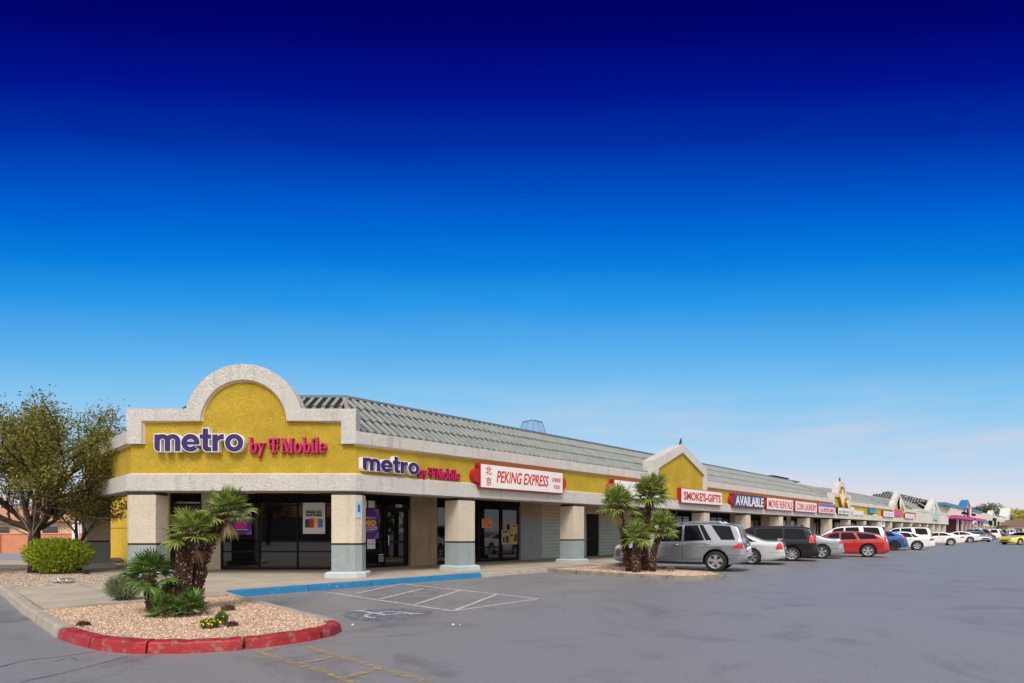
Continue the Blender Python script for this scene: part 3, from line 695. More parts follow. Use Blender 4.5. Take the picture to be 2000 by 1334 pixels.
# remaining bays
rnd = random.Random(3)
greenf = mat('green_frame', (.01, .20, .11), .5)
x = 21.5; bay = 0
while x < SE-2:
    w = 6.22; fm = 4.7+rnd.uniform(-.4, .5)
    wallseg('pier', TL, x, x+(w-fm), .152, 2.95, BD-.03, rnd.choice([tan, cream, tan]))
    storefront(TL, x+(w-fm)+.02, x+w-.02, .16, 2.93, BD, strip_b, mull=tuple(x+(w-fm)+fm*q for q in (.25, .5, .72)), rails=(.6, 2.35))
    if bay == 0:
        for q in (.02, .5, .98):
            m = MB(); m.box(x+(w-fm)+fm*q-.08, x+(w-fm)+fm*q+.08, BD-.09, BD-.035, .16, 2.93, TL); m.build('green_post', greenf, strip_b)
    x += w; bay += 1
wallseg('end_wall', TL, SE-.3, SE, .0, 4.6, .6, wht, th=20)

# ---- columns
def column(T, poly, parent, x=0, plinth=None, z0=ZS, band=1.12):
    """poly: footprint in T coords; stacked grey base, dark band, cream shaft"""
    c = (sum(p[0] for p in poly)/len(poly), sum(p[1] for p in poly)/len(poly))
    def sc(k): return [T(c[0]+(p[0]-c[0])*k, c[1]+(p[1]-c[1])*k)[:2] for p in poly]
    m = MB(); m.slab(sc(1.0), band+.03, ZB-.12); col = m.build('column', cream, parent)
    m = MB(); m.slab(sc(1.005), z0+.17, band-.03); m.build('column_base', grey, col)
    m = MB(); m.slab(sc(.975), band-.03, band+.03); m.build('column_band', brown, col)
    m = MB(); m.slab(sc(.965), ZB-.12, ZB-.036); m.build('column_cap', brown, col)
    a, b, t = sc(1.36), sc(1.36), sc(1.22)
    m = MB(); n = len(a); lo = [(p[0], p[1], z0-.01) for p in a]; mi = [(p[0], p[1], z0+.13) for p in a]; hi = [(p[0], p[1], z0+.17) for p in t]
    m.add(lo+mi+hi, [(i, (i+1) % n, n+(i+1) % n, n+i) for i in range(n)]+[(n+i, n+(i+1) % n, 2*n+(i+1) % n, 2*n+i) for i in range(n)]+[tuple(range(2*n, 3*n))]); m.build('column_plinth', greyp, col)
    return col
# corner right: pentagon following the bend
column(TC, [(5.87, .05), (6.55, .05), (6.71, .21), (6.71, .62), (5.87, .62)], strip_b)
column(TC, [(.02, .05), (.80, .05), (.80, .66), (-.13, .66), (-.13, .21)], strip_b)
colsq = lambda a, w=.72, y=.05, d=.72: [(a, y), (a+w, y), (a+w, y+d), (a, y+d)]
column(TS, colsq(LF-5.95-.95, .95, .03, .72), strip_b)
cpos = [3.92, 10.22, 16.5, 22.3, 28.36, 34.48, 40.7, 46.93, 53.2, 59.4, 65.8, 72.2, 78.9, 85.2]
for c in cpos: column(TL, colsq(c, .74), strip_b)
# canopy lights
lampm = mat('fluorescent', (1, .95, .7), emis=.8)
for T, x, y in ((TC, 1.2, 2.2), (TC, 3.6, 2.2), (TL, 21.6, 2.2)):
    m = MB(); m.box(x-.28, x+.28, y-.05, y+.05, 2.885, 2.945, T); l = m.build('canopy_light', lampm, strip_b)
# skylight frame on the roof
sk = empty('roof_skylight', TL(14.2, 7.2, 5.4), 'pale blue glazed skylight frame rising behind the tiled roof', 'skylight')
s0_, i0_ = s_of(1040, 7), 7.0
base = [Vector(TL(s0_+a, i0_+b, 5.7)) for a, b in ((-.85, -.85), (.85, -.85), (.85, .85), (-.85, .85))]
cen = sum(base, Vector())/4
top = [cen+(b-cen)*.45+Vector((0, 0, z_of(1040, 824, 7)-5.7)) for b in base]
m = MB()
for i in range(4):
    j_ = (i+1) % 4
    m.tube([base[i], top[i]], .035, 6); m.tube([base[i], base[j_]], .035, 6); m.tube([top[i], top[j_]], .035, 6)
    m.tube([(base[i]+base[j_])/2, (top[i]+top[j_])/2], .02, 5)
m.build('skylight_frame', mat('blue_grey_frame', (.16, .24, .33), .4), sk)
m = MB()
for i in range(4): m.face([base[i], base[(i+1) % 4], top[(i+1) % 4], top[i]])
m.face(top); gl = mat('clear_glazing', (.28, .48, .76), .1)
gl.node_tree.nodes['Principled BSDF'].inputs['Alpha'].default_value = .8
m.build('skylight_glazing', gl, sk)
m = MB(); 
m.slab([b[:2] for b in [cen+(b-cen)*1.05 for b in base]], 5.3, 5.69); m.build('skylight_kerb', metalcap, sk)
# rooftop unit
ac = empty('rooftop_unit', TL(44.5, 4, 5.4), 'dark flat rooftop air conditioner behind the tiles near the arched gable', 'air conditioner')
m = MB(); m.box(42.6, 46.4, 3.4, 4.8, 5.4, 6.25, TL); m.build('housing', mat('ac_grey', (.12, .13, .14), .6), ac)
m = MB(); m.box(42.5, 46.5, 3.3, 4.9, 6.26, 6.34, TL); m.build('fan_cover', blackframe, ac)

# ================================================================ lettering
_txt = {}
def text_mb(s, bold=.0, italic=0.0, extr=.02):
    key = (s, bold, italic)
    if key not in _txt:
        cu = bpy.data.curves.new('t', 'FONT'); cu.body = s; cu.offset = bold; cu.extrude = 0; cu.resolution_u = 4; cu.shear = italic
        o = bpy.data.objects.new('t', cu); COL.objects.link(o)
        dg = bpy.context.evaluated_depsgraph_get(); me = bpy.data.meshes.new_from_object(o.evaluated_get(dg))
        vs = [(v.co.x, v.co.y) for v in me.vertices]; fs = [tuple(p.vertices) for p in me.polygons]
        bpy.data.objects.remove(o); bpy.data.curves.remove(cu); bpy.data.meshes.remove(me); _txt[key] = (vs, fs)
    return _txt[key]
def text(mb, T, s, x0, x1, z0, z1, y, depth=.02, bold=.02, italic=0.0, mi=None):
    """letters filling the box x0..x1, z0..z1, front face at inward y, thickness depth"""
    vs, fs = text_mb(s, bold, italic)
    if not vs: return
    ax, bx = min(v[0] for v in vs), max(v[0] for v in vs); az, bz = min(v[1] for v in vs), max(v[1] for v in vs)
    f = [(x0+(v[0]-ax)/(bx-ax)*(x1-x0), z0+(v[1]-az)/(bz-az)*(z1-z0)) for v in vs]
    n = len(f); mb.add([T(x, y, z) for x, z in f]+[T(x, y+depth, z) for x, z in f], fs+[tuple(n+k for k in reversed(q)) for q in fs], mi)
    from collections import Counter
    c = Counter()
    for q in fs:
        for i in range(len(q)): c[frozenset((q[i], q[(i+1) % len(q)]))] += 1
    for q in fs:
        for i in range(len(q)):
            a, b = q[i], q[(i+1) % len(q)]
            if c[frozenset((a, b))] == 1: mb.face([T(*((f[a][0], y, f[a][1]))), T(*((f[b][0], y, f[b][1]))), T(f[b][0], y+depth, f[b][1]), T(f[a][0], y+depth, f[a][1])], mi)
class Glyph:
    """letter pieces in letter units, x-height 1"""
    def __init__(s): s.pieces = []
    def rect(s, x0, x1, z0, z1): s.pieces.append(('p', [(x0, z0), (x1, z0), (x1, z1), (x0, z1)])); return s
    def poly(s, *pts): s.pieces.append(('p', list(pts))); return s
    def arc(s, cx, cz, rx, rz, ix, iz, a0=0, a1=360): s.pieces.append(('a', (cx, cz, rx, rz, ix, iz, a0, a1))); return s
def G(): return Glyph()
METRO = [
    ('m', 1.5, G().poly((0, 1), (0, .20), (.05, .08), (.14, .01), (.30, -.01), (.30, 1)).arc(.46, .60, .45, .42, .15, .17, 0, 152).rect(.61, .91, 0, .61).arc(1.06, .60, .45, .42, .15, .17, 0, 150).rect(1.21, 1.51, 0, .61)),
    ('e', 1.0, G().arc(.53, .5, .53, .53, .24, .25, 0, 318).rect(.2, 1.045, .40, .57)),
    ('t', .66, G().rect(.17, .47, .28, 1.36).rect(0, .66, .76, 1.0).poly((.17, .30), (.17, .2), (.24, .06), (.38, -.01), (.66, 0), (.66, .23), (.54, .23), (.47, .30))),
    ('r', .66, G().rect(0, .30, 0, 1).poly((.28, .5), (.28, .84), (.40, .97), (.54, 1.02), (.66, 1.01), (.66, .72), (.50, .72), (.36, .66))),
    ('o', 1.06, G().arc(.53, .5, .53, .53, .24, .27))]
METGAP = .085
BYT = [
    ('b', .98, G().rect(.10, .34, 0, 1.62).poly((-.04, 1.62), (-.04, 1.52), (.12, 1.47), (.12, 1.62)).arc(.56, .5, .44, .53, .19, .42)),
    ('y', .98, G().poly((.06, 1), (.36, 1), (.66, .22), (.50, -.08)).poly((.78, 1), (.90, 1), (.42, -.42), (.28, -.36)).arc(.22, -.38, .17, .16, .02, .02).rect(-.04, .46, .93, 1.03).rect(.64, 1.0, .93, 1.03)),
    (' ', .42, G()),
    ('T', 1.22, G().rect(.47, .77, .05, 1.5).poly((0, 1.52), (1.24, 1.52), (1.24, 1.05), (1.14, 1.05), (1.04, 1.38), (.20, 1.38), (.10, 1.05), (0, 1.05)).rect(.30, .94, 0, .13).rect(.02, .24, .50, .78).rect(1.0, 1.22, .50, .78)),
    (' ', .30, G()),
    ('M', 1.62, G().rect(.16, .27, .06, 1.5).poly((.14, 1.5), (.48, 1.5), (.92, .28), (.78, 0)).poly((1.14, 1.5), (1.22, 1.5), (.90, .02), (.78, .02)).rect(1.12, 1.42, .06, 1.5).rect(-.02, .46, 0, .12).rect(0, .4, 1.4, 1.52).rect(1.0, 1.56, 0, .12).rect(1.15, 1.56, 1.4, 1.52)),
    ('o', 1.04, G().arc(.5, .5, .5, .53, .23, .42)),
    ('b', 1.02, G().rect(.10, .34, 0, 1.62).poly((-.04, 1.62), (-.04, 1.52), (.12, 1.47), (.12, 1.62)).arc(.56, .5, .44, .53, .19, .42)),
    ('i', .50, G().rect(.12, .38, .05, 1.0).rect(0, .15, .9, 1.0).rect(-.02, .50, 0, .11).arc(.25, 1.36, .17, .17, .01, .01)),
    ('l', .50, G().rect(.12, .38, .05, 1.6).rect(0, .15, 1.5, 1.6).rect(-.02, .50, 0, .11)),
    ('e', .92, G().arc(.47, .5, .47, .53, .21, .42, 0, 322).rect(.2, .90, .46, .56))]
def letters(mb, T, glyphs, x0, x1, z0, z1, y, depth, grow=0.0, gap=.085, mi=None):
    """z0..z1 spans one x-height"""
    tot = sum(g[1]+gap for g in glyphs)-gap; kx = (x1-x0)/tot; kz = (z1-z0); cx = x0; c = 0
    for ch, w, gl_ in glyphs:
        for kind, d in gl_.pieces:
            c += 1; yy = y+.0006*(c % 9)
            if kind == 'p':
                pts = [(cx+px*kx, z0+pz*kz) for px, pz in d]
                if grow:
                    n = len(pts); A = sum(pts[i][0]*pts[(i+1) % n][1]-pts[(i+1) % n][0]*pts[i][1] for i in range(n)); sg = 1 if A > 0 else -1; q = []
                    for i in range(n):
                        a, b, e = Vector((*pts[i-1], 0)), Vector((*pts[i], 0)), Vector((*pts[(i+1) % n], 0))
                        d1 = (b-a).normalized(); d2 = (e-b).normalized(); n1 = Vector((d1.y, -d1.x, 0))*sg; n2 = Vector((d2.y, -d2.x, 0))*sg; mm = (n1+n2).normalized()
                        r = b+mm*(grow/max(.5, mm.dot(n1))); q.append((r.x, r.y))
                    pts = q
                mb.prism(pts, yy, y+depth, T, mi)
            else:
                ax, az, rx, rz, ix, iz, a0, a1 = d; n = 22 if rx > .2 else 10
                R = lambda rx_, rz_, s: [(cx+ax*kx+(rx_*kx+s*grow)*cos(radians(a0+(a1-a0)*i/n)), z0+az*kz+(rz_*kz+s*grow)*sin(radians(a0+(a1-a0)*i/n))) for i in range(n+1)]
                ix_, iz_ = max(ix, (grow+.004)/kx), max(iz, (grow+.004)/kz)
                mb.ring(R(rx, rz, 1), R(ix_, iz_, -1), yy, y+depth, T, mi)
        cx += (w+gap)*kx
def metro_sign(T, x0, x1, z0, z1, bx0, bx1, bz0, bz1, yf, label, k):
    o = empty('shop_sign', T((x0+bx1)/2, yf, z0), label, 'sign', 'channel letter signs of the corner shop')
    m = MB(); letters(m, T, METRO, x0, x1, z0, z1, yf-.19, .19, grow=.028*k); m.build('letter_returns', whitel, o)
    m = MB(); letters(m, T, METRO, x0, x1, z0, z1, yf-.202, .02, grow=.004); m.build('purple_letters', purple, o)
    m = MB(); letters(m, T, BYT, bx0, bx1, bz0, bz1, yf-.10, .10, grow=.006*k, gap=.03); m.build('magenta_returns', magdark, o)
    m = MB(); letters(m, T, BYT, bx0, bx1, bz0, bz1, yf-.112, .02, grow=0, gap=.03); m.build('magenta_letters', magenta, o)
    return o
cxp = lambda px: (px-248)/67.9
czp = lambda py: 1.5+(1037-py)/67.9
metro_sign(TC, cxp(305.5), cxp(477.5), czp(881.5), czp(849.5), cxp(486), cxp(637), czp(884), czp(865.5), .116, 'large purple and magenta letter sign on the rounded corner parapet', 1)
metro_sign(TL, s_of(710, -.1), s_of(819.5, -.1), 3.27, 3.62, s_of(822, -.1), s_of(904, -.1), 3.22, 3.43, .12, 'smaller purple and magenta letter sign on the long side fascia', .8)

def box_sign(x0, x1, z0, z1, label, face=whitep, body=redp, proud=.30, caps=True, items=(), name='shop_sign', group='sign boxes along the yellow fascia', capboth=True):
    o = empty(name, TL((x0+x1)/2, .1, z0), label, 'sign', group)
    yf = .12-proud
    m = MB(); m.box(x0, x1, yf+.02, .115, z0, z1, TL); m.build('sign_box', body, o)
    m = MB(); m.box(x0+.03, x1-.03, yf, yf+.018, z0+.04, z1-.04, TL); m.build('sign_face', face, o)
    if caps:
        h = (z1-z0)
        for xx, sg in ((x0, -1), (x1, 1)):
            m = MB(); n = 12; rr = h*.30
            pts = [(xx+sg*.0, z0+h*.12)]+[(xx+sg*(rr*cos(radians(-90+180*i/n))), (z0+z1)/2+rr*sin(radians(-90+180*i/n))) for i in range(n+1)]+[(xx, z1-h*.12)]
            m.prism(pts, yf+.06, .10, TL)
            m.build('end_cap', body, o)
    for it in items:
        s, a, b, c, d, mt = it[:6]; bold = it[6] if len(it) > 6 else .02; ital = it[7] if len(it) > 7 else 0
        m = MB(); text(m, TL, s, x0+(x1-x0)*a, x0+(x1-x0)*b, z0+(z1-z0)*c, z0+(z1-z0)*d, yf-.012, .011, bold, ital); m.build('lettering', mt, o)
    return o
box_sign(4.72, 9.25, 2.98, 3.86, 'white light box with red capped ends reading PEKING EXPRESS', items=[
    ('PEKING EXPRESS', .17, .80, .28, .76, redt, .012, .25), ('CHINESE', .845, .965, .53, .70, redt, .0, .2), ('FOOD', .87, .95, .22, .38, redt, .0, .2),
    ('北', .055, .115, .56, .90, redt, 0), ('京', .055, .115, .12, .46, redt, 0)])
box_sign(12.9, 16.9, 3.0, 3.84, 'blank white light box with red end hidden behind the palm clump')
box_sign(19.2, 24.2, 2.98, 3.80, 'white sign with red edge reading SMOKE\'S-GIFTS under the pointed gable', caps=False, items=[("SMOKE'S-GIFTS", .05, .96, .22, .78, redt, .025)])
box_sign(25.9, 30.9, 2.97, 3.84, 'dark blue sign with big white letters reading AVAILABLE', face=navy, items=[('AVAILABLE', .05, .97, .14, .84, whitep, .02)])
box_sign(31.4, 36.7, 2.97, 3.82, 'white sign with red letters reading MOVIE RENTALS', items=[('MOVIE RENTALS', .05, .96, .18, .80, redt, .01)])
box_sign(37.2, 42.5, 2.97, 3.80, 'white sign with red letters reading COIN LAUNDRY', items=[('COIN LAUNDRY', .05, .97, .18, .80, redt, .01)])
o = box_sign(43.0, 47.9, 2.99, 3.84, 'white sign with blue top band and red letters reading LAUNDROMAT', items=[('LAUNDROMAT', .06, .95, .12, .56, redt, .01)])
m = MB(); m.box(43.06, 47.84, -.188, -.181, 3.55, 3.79, TL); m.build('blue_band', mat('band_blue', (.06, .14, .5), .4), o)
o = box_sign(48.9, 52.7, 3.03, 3.66, 'small grey white sign box below the arched gable', caps=False, body=blackframe, proud=.25)
greyink = mat('grey_ink', (.30, .33, .33))
for a, b, c, d in ((49.1, 50.2, 3.2, 3.34), (50.4, 51.3, 3.18, 3.42), (51.5, 52.5, 3.22, 3.38)):
    m = MB(); m.box(a, b, -.145, -.131, c, d, TL); m.build('lettering', greyink, o)
# loose channel letters too small to read: rows of upright letter blocks
def blob_letters(x0, x1, z0, z1, n, mt, label, proud=.2, seed=1, name='shop_sign'):
    r = random.Random(seed); o = empty(name, TL((x0+x1)/2, .1, z0), label, 'sign', 'sign boxes along the yellow fascia')
    m = MB(); w = (x1-x0)/n
    for i in range(n):
        a = x0+i*w+.06*w; b = a+w*.82; h = z1-r.uniform(0, .12)*(z1-z0); t = w*.26
        m.box(a, a+t, .12-proud, .115, z0, h, TL)
        if r.random() < .6: m.box(b-t, b, .12-proud, .115, z0, h, TL)
        for q in ([0, .5, 1] if r.random() < .5 else [1, .45]):
            zz = z0+(h-z0)*q; m.box(a+t, b-t*.9, .122-proud, .112, max(z0, zz-t*.5), min(h, zz+t*.5), TL)
    m.build('lettering', mt, o); return o
o = blob_letters(55.2, 58.7, 3.1, 3.55, 6, whitel, 'white channel letters beside a round white emblem, left of the blue letters', seed=4)
m = MB(); m.lathe([(0, 0), (.42, 0), (.42, .14), (0, .141)], 16, 'y', (54.55, -.06, 3.42), T=TL); m.build('emblem', mat('pale_blue_white', (.65, .70, .75), .4), o)
skyb = mat('sky_blue_sign', (.02, .36, .62), .4)
o = blob_letters(61.3, 64.2, 3.42, 3.80, 3, skyb, 'bright blue channel letters with a small white plate below', seed=5)
m = MB(); m.box(60.9, 64.3, .0, .11, 3.36, 3.84, TL); m.build('backing_panel', mat('teal_dark', (.01, .12, .2), .5), o)
m = MB(); m.box(63.2, 64.4, -.05, .11, 3.13, 3.33, TL); m.build('plate', whitep, o)
for x0, x1, lab in ((67.3, 72.9, 'faded white light box with red end, just left of the pink letters'), (79.9, 86.3, 'faded white light box with red end, last sign on the yellow row')):
    o = box_sign(x0, x1, 3.12, 3.82, lab, caps=False, items=[], proud=.26)
    for k in range(3):
        m = MB(); m.box(x0+(.14+.27*k)*(x1-x0), x0+(.14+.27*k+.16)*(x1-x0), -.156, -.141, 3.3, 3.62, TL); m.build('lettering', mat('faded_lilac', (.58, .52, .68), .5), o)
blob_letters(73.6, 78.6, 3.38, 4.2, 5, mat('pink_letters', (.62, .08, .30), .4), 'tall pink and magenta channel letters under the second pointed gable', seed=9, proud=.2)
# diamond emblems on the arched gable
ivory = mat('ivory_panel', (.80, .70, .50), .5)
def diamond(cx, zb, zt, w, label, shoulders, proud=.14):
    o = empty('shop_sign', TL(cx, 0, zb), label, 'sign'); h = zt-zb
    p = [(cx, zb), (cx+w, zb+h*.55), (cx+w*.75, zb+h*.74), (cx+w*.25, zb+h*.76), (cx+w*.22, zt), (cx-w*.22, zt), (cx-w*.25, zb+h*.76), (cx-w*.75, zb+h*.74), (cx-w, zb+h*.55)] if shoulders else [(cx, zb), (cx+w, zb+h*.6), (cx+w*.3, zt), (cx-w*.3, zt), (cx-w, zb+h*.6)]
    m = MB(); m.prism(p, -proud+.02, .1, TL); m.build('sign_box', mat('gold_edge', (.50, .26, .03), .5), o, fix=True)
    q = [(cx+(a-cx)*.88, (zb+zt)/2+(b-(zb+zt)/2)*.92) for a, b in p]
    m = MB(); m.prism(q, -proud, -proud+.018, TL); m.build('sign_face', ivory, o, fix=True); return o
diamond(50.4, 3.72, 5.35, .95, 'large ivory lozenge shaped panel on the arched gable', True)
diamond(52.4, 3.68, 4.5, .4, 'small narrow ivory lozenge right of the large lozenge panel', False, .10)
o = empty('shop_sign', TL(76.7, 0, 4.4), 'narrow white pointed oval panel high on the second pointed gable', 'sign')
m = MB(); m.prism([(76.7+.55*sin(2*pi*i/16), 5.0+.75*cos(2*pi*i/16)) for i in range(16)], -.16, .1, TL); m.build('sign_box', blackframe, o, fix=True)
m = MB(); m.prism([(76.7+.52*sin(2*pi*i/16), 5.0+.72*cos(2*pi*i/16)) for i in range(16)], -.18, -.162, TL); m.build('sign_face', whitep, o, fix=True)
# hanging blade sign below the beam
o = empty('hanging_sign', TL(68.2, .2, 2.2), 'white double sided sign hanging below the beam near the red ended box', 'sign')
m = MB(); m.box(67.2, 69.3, .1, .2, 1.95, 3.0, TL); m.build('sign_face', whitep, o)
m = MB(); m.box(67.6, 68.9, .085, .098, 2.25, 2.7, TL); m.build('lettering', greyink, o)

# ---------------------------------------------------------------- posters and notices in the windows
def poster(name, T, x0, x1, z0, z1, y, mt, label, items=(), cat='poster', group=None):
    o = empty(name, T((x0+x1)/2, y, z0), label, cat, group)
    m = MB(); m.box(x0, x1, y-.012, y-.004, z0, z1, T); m.build('sheet', mt, o)
    k = 0
    for it in items:
        k += 1; m = MB()
        if it[0] == 'box': _, a, b, c, d, mm = it; m.box(x0+(x1-x0)*a, x0+(x1-x0)*b, y-.016-.001*k, y-.0125, z0+(z1-z0)*c, z0+(z1-z0)*d, T); m.build('graphic', mm, o)
        elif it[0] == 'tri': _, pts, mm = it; m.prism([(x0+(x1-x0)*a, z0+(z1-z0)*b) for a, b in pts], y-.014, y-.0125, T); m.build('graphic', mm, o, fix=True)
        else:
            s, a, b, c, d, mm, bold = it; text(m, T, s, x0+(x1-x0)*a, x0+(x1-x0)*b, z0+(z1-z0)*c, z0+(z1-z0)*d, y-.024, .004, bold); m.build('lettering', mm, o)
    return o
gpx = lambda px: (px-1000)/F_*CWy-bX0
gpz = lambda py: 1.5+(1037-py)/F_*CWy
pw = mat('poster_white', (.70, .69, .70), .5, var=.02); pp = mat('poster_purple', (.10, .02, .26), .5, var=.05); plp = mat('poster_violet', (.26, .10, .48), .5)
ppk = mat('poster_pink', (.55, .02, .22), .5)
po = mat('poster_orange', (.9, .42, .06), .5); pr = mat('poster_red', (.6, .03, .03), .5); pb = mat('poster_blue', (.05, .2, .5), .5); pn = mat('poster_navy', (.02, .03, .10), .5)
poster('window_poster', TCI, gpx(592.5), gpx(635.5), gpz(1042.5), gpz(982), -.03, pw, 'white poster reading FREE 5G PHONES above a row of coloured phones', [
    ('LARGEST SELECTION', .14, .86, .745, .765, blackt, .0), ('FREE 5G', .14, .86, .655, .73, blackt, .06), ('PHONES', .14, .86, .56, .635, blackt, .06),
    ('box', .10, .30, .20, .47, pn), ('box', .29, .50, .19, .49, pr), ('box', .50, .70, .20, .49, po), ('box', .70, .90, .20, .48, pb), ('box', .53, .64, .205, .33, pw), ('box', .33, .46, .43, .485, pb), ('metro', .80, .95, .045, .07, mat('poster_ink', (.08, .03, .2), .5), .02)])
poster('window_poster', TCI, gpx(448), gpx(492.5), gpz(1044), gpz(996), -.03, pp, 'purple poster reading MORE 5G COVERAGE half hidden by palm fronds', [
    ('MORE 5G', .20, .84, .77, .87, pw, .05), ('COVERAGE', .12, .92, .66, .745, pw, .05), ('tri', [(.2, .25), (.75, .25), (.85, .55), (.35, .60)], ppk), ('box', .2, .85, .19, .215, pw), ('tri', [(.72, .0), (1, 0), (1, .18)], plp), ('tri', [(.82, 1), (1, .8), (1, 1)], plp)])
sx = lambda px: s_of(px, BD-.05)
sz = lambda px, py: z_of(px, py, BD-.05)
zp0, zp1 = sz(722, 1052), sz(722, 994)
poster('window_poster', TL, sx(703), sx(740), zp0, zp1, BD-.04, pp, 'purple poster reading UNLIMITED 5G $40 PERIOD. beside the shop door', [
    ('UNLIMITED 5G', .14, .84, .68, .73, pw, .03), ('$', .12, .20, .53, .63, po, .03), ('40', .22, .84, .42, .64, po, .06), ('box', .16, .88, .30, .405, pw), ('PERIOD.', .20, .84, .32, .385, pp, .05), ('box', .25, .75, .25, .263, pw), ('tri', [(.72, .0), (1, 0), (1, .25)], plp), ('tri', [(.7, 1), (1, .72), (1, 1)], plp)])
poster('window_notice', TL, sx(717), sx(733), sz(725, 1072), sz(725, 1053), BD-.04, pw, 'small white notice below the purple $40 poster', [('NOW HIRING', .1, .9, .46, .55, blackt, .01)], cat='notice')
poster('window_notice', TL, sx(706.5), sx(716.5), sz(712, 992), sz(712, 977.5), BD-.04, pw, 'white paper above the $40 poster, nearer the column', cat='notice')
poster('window_notice', TL, sx(719.5), sx(732), sz(725, 992), sz(725, 978), BD-.04, pw, 'white paper above the $40 poster, nearer the door', cat='notice')
o = empty('address_number', TL(sx(778), BD, 2.4), 'white street number over the glass door of the corner shop', 'number')
m = MB(); text(m, TL, '3280', sx(772), sx(784.5), sz(778, 991), sz(778, 985), BD-.08, .01, .03); m.build('digits', pw, o)
o = poster('door_decal', TL, sx(737.5), sx(749), sz(743, 1098), sz(743, 1082), BD-.06, mat('decal_clear', (.02, .02, .02), .1), 'white opening hours decals low on the shop door', cat='decal',
    items=[('box', .1, .9, .86, .96, pw)]+[('box', a, a+.32, z, z+.09, pw) for a in (.12, .56) for z in (.10, .36, .60)])
# sky blue sign on corner column
o = empty('wall_sign', TC(6.64, .13, 1.9), 'narrow pale blue parking sign on the corner column edge', 'sign')
TB = frame(Vector(TC(6.55, .05)), Vector((.7071, .7071, 0)), Vector((-.7071, .7071, 0)))
m = MB(); m.box(.045, .185, -.02, -.004, 1.88, 2.38, TB); m.build('sign_face', mat('pale_cyan', (.25, .55, .62), .4), o)
m = MB(); m.box(.075, .155, -.024, -.0205, 2.05, 2.26, TB); m.build('graphic', mat('sign_blue', (.02, .10, .40), .4), o)
# restaurant window papers
o = poster('window_notice', TL, sx(941), sx(960.5), sz(950, 1031), sz(950, 1013), BD-.04, mat('orange_paper', (.75, .28, .10), .6), 'handwritten orange paper in the restaurant window', [('box', .1, .7, .78, .85, pr), ('box', .12, .66, .55, .63, pr), ('tri', [(.55, .2), (.8, .12), (.9, .3), (.75, .42)], pr), ('box', .15, .5, .22, .30, pr)], cat='notice')
ochre = mat('menu_ochre', (.45, .33, .08), .5, var=.4, vscale=14); dkm = mat('menu_dark', (.06, .02, .015), .5)
poster('menu_poster', TL, sx(979), sx(994), sz(987, 1063), sz(987, 1035), BD-.065, ochre, 'yellow framed menu poster, lower left one in the restaurant door', [('tri', [(.12, .15), (.9, .08), (.9, .55), (.5, .6), (.15, .45)], dkm), ('box', .1, .75, .82, .93, dkm)])
poster('menu_poster', TL, sx(994.5), sx(1010), sz(1002, 1063), sz(1002, 1024), BD-.065, ochre, 'tall yellow and red menu poster, right one in the restaurant door', [('tri', [(.5, .15), (.95, .15), (.95, .55), (.6, .5)], dkm), ('box', .1, .4, .4, .5, dkm), ('box', .2, .45, .68, .75, pr), ('box', .3, .9, .88, .97, pr)])
# rolled bundle by the yellow wall
o = MB(); q = Vector((*gxy(226, 1099, .15), 0)); o.tube([q+Vector((-.55, .35, .22)), q+Vector((-.2, .15, .26)), q+Vector((.15, .0, .25)), q+Vector((.42, -.18, .22))], [.07, .11, .12, .06], 10)
o = o.build('rolled_bundle', mat('brown_cloth', (.12, .06, .04), .9, bump=.6, bscale=12), smooth=True); tag(o, 'brown rolled bundle lying at the foot of the yellow side wall', 'bundle')
o = MB(); q = Vector((*gxy(169, 1121, .15), 0))
o.add([q+Vector((-.16, 0, .14)), q+Vector((.02, -.08, .135)), q+Vector((.18, .02, .14)), q+Vector((.05, .14, .137)), q+Vector((0, .03, .21)), q+Vector((-.08, .1, .17))], [(0, 1, 4), (1, 2, 4), (2, 3, 4), (3, 5, 4), (5, 0, 4)])
o = o.build('scrap', blackt); tag(o, 'crumpled black scrap on the gravel right of the lime bush', 'litter')

# ================================================================ white section (B)
cw = mat('pale_cream_wall', (.66, .63, .56), .85, var=.05); teal = mat('teal_paint', (.10, .32, .34), .6); olivew = mat('olive_wall', (.46, .42, .26), .85, var=.06)
oB = empty('shop_building', TL(104, 6, 0), 'white fascia shop section with pointed gable beyond the yellow row', 'building')
def bx(name, x0, x1, y0, y1, z0, z1, mt, par): m = MB(); m.box(x0, x1, y0, y1, z0, z1, TL); return m.build(name, mt, par)
bx('fascia', SE+.03, 120, -.1, .5, 2.66, 4.3, wht, oB); bx('fascia_cap', SE+.03, 120, -.16, .6, 4.3, 4.62, wht, oB); bx('wall', SE+.03, 120, 3.5, 20, 0, 4.6, olivew, oB)
gable(TL, 99.5, 110, 104.8, 2.7, 4.8, 6.7, .9, .7, .7, .12, oB, wht, cw)
o = empty('shop_sign', TL(104.6, -.2, 3.2), 'pale teal irregular panel on the white pointed gable', 'sign'); m = MB(); m.prism([(102.2, 3.3), (106.9, 3.2), (107.2, 4.2), (106, 5.1), (104.5, 5.0), (103, 5.2), (102.2, 4.3)], -.3, -.125, TL); m.build('sign_face', mat('pale_teal', (.42, .55, .50), .6), o, fix=True)
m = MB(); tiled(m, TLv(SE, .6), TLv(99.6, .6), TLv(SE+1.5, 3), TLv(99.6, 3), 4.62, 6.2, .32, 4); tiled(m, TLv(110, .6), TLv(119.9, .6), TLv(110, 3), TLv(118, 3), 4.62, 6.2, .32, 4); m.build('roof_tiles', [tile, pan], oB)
bx('roof_deck', SE+1.5, 119, 3, 20, 4.62, 6.15, tile, oB)
for k in range(5): column(TL, colsq(91.6+k*6.3, .8, 0), oB)
for k in range(5): storefront(TL, 90.5+k*6, 94.8+k*6, .16, 2.6, 3.45, oB, mull=(92.5+k*6,))
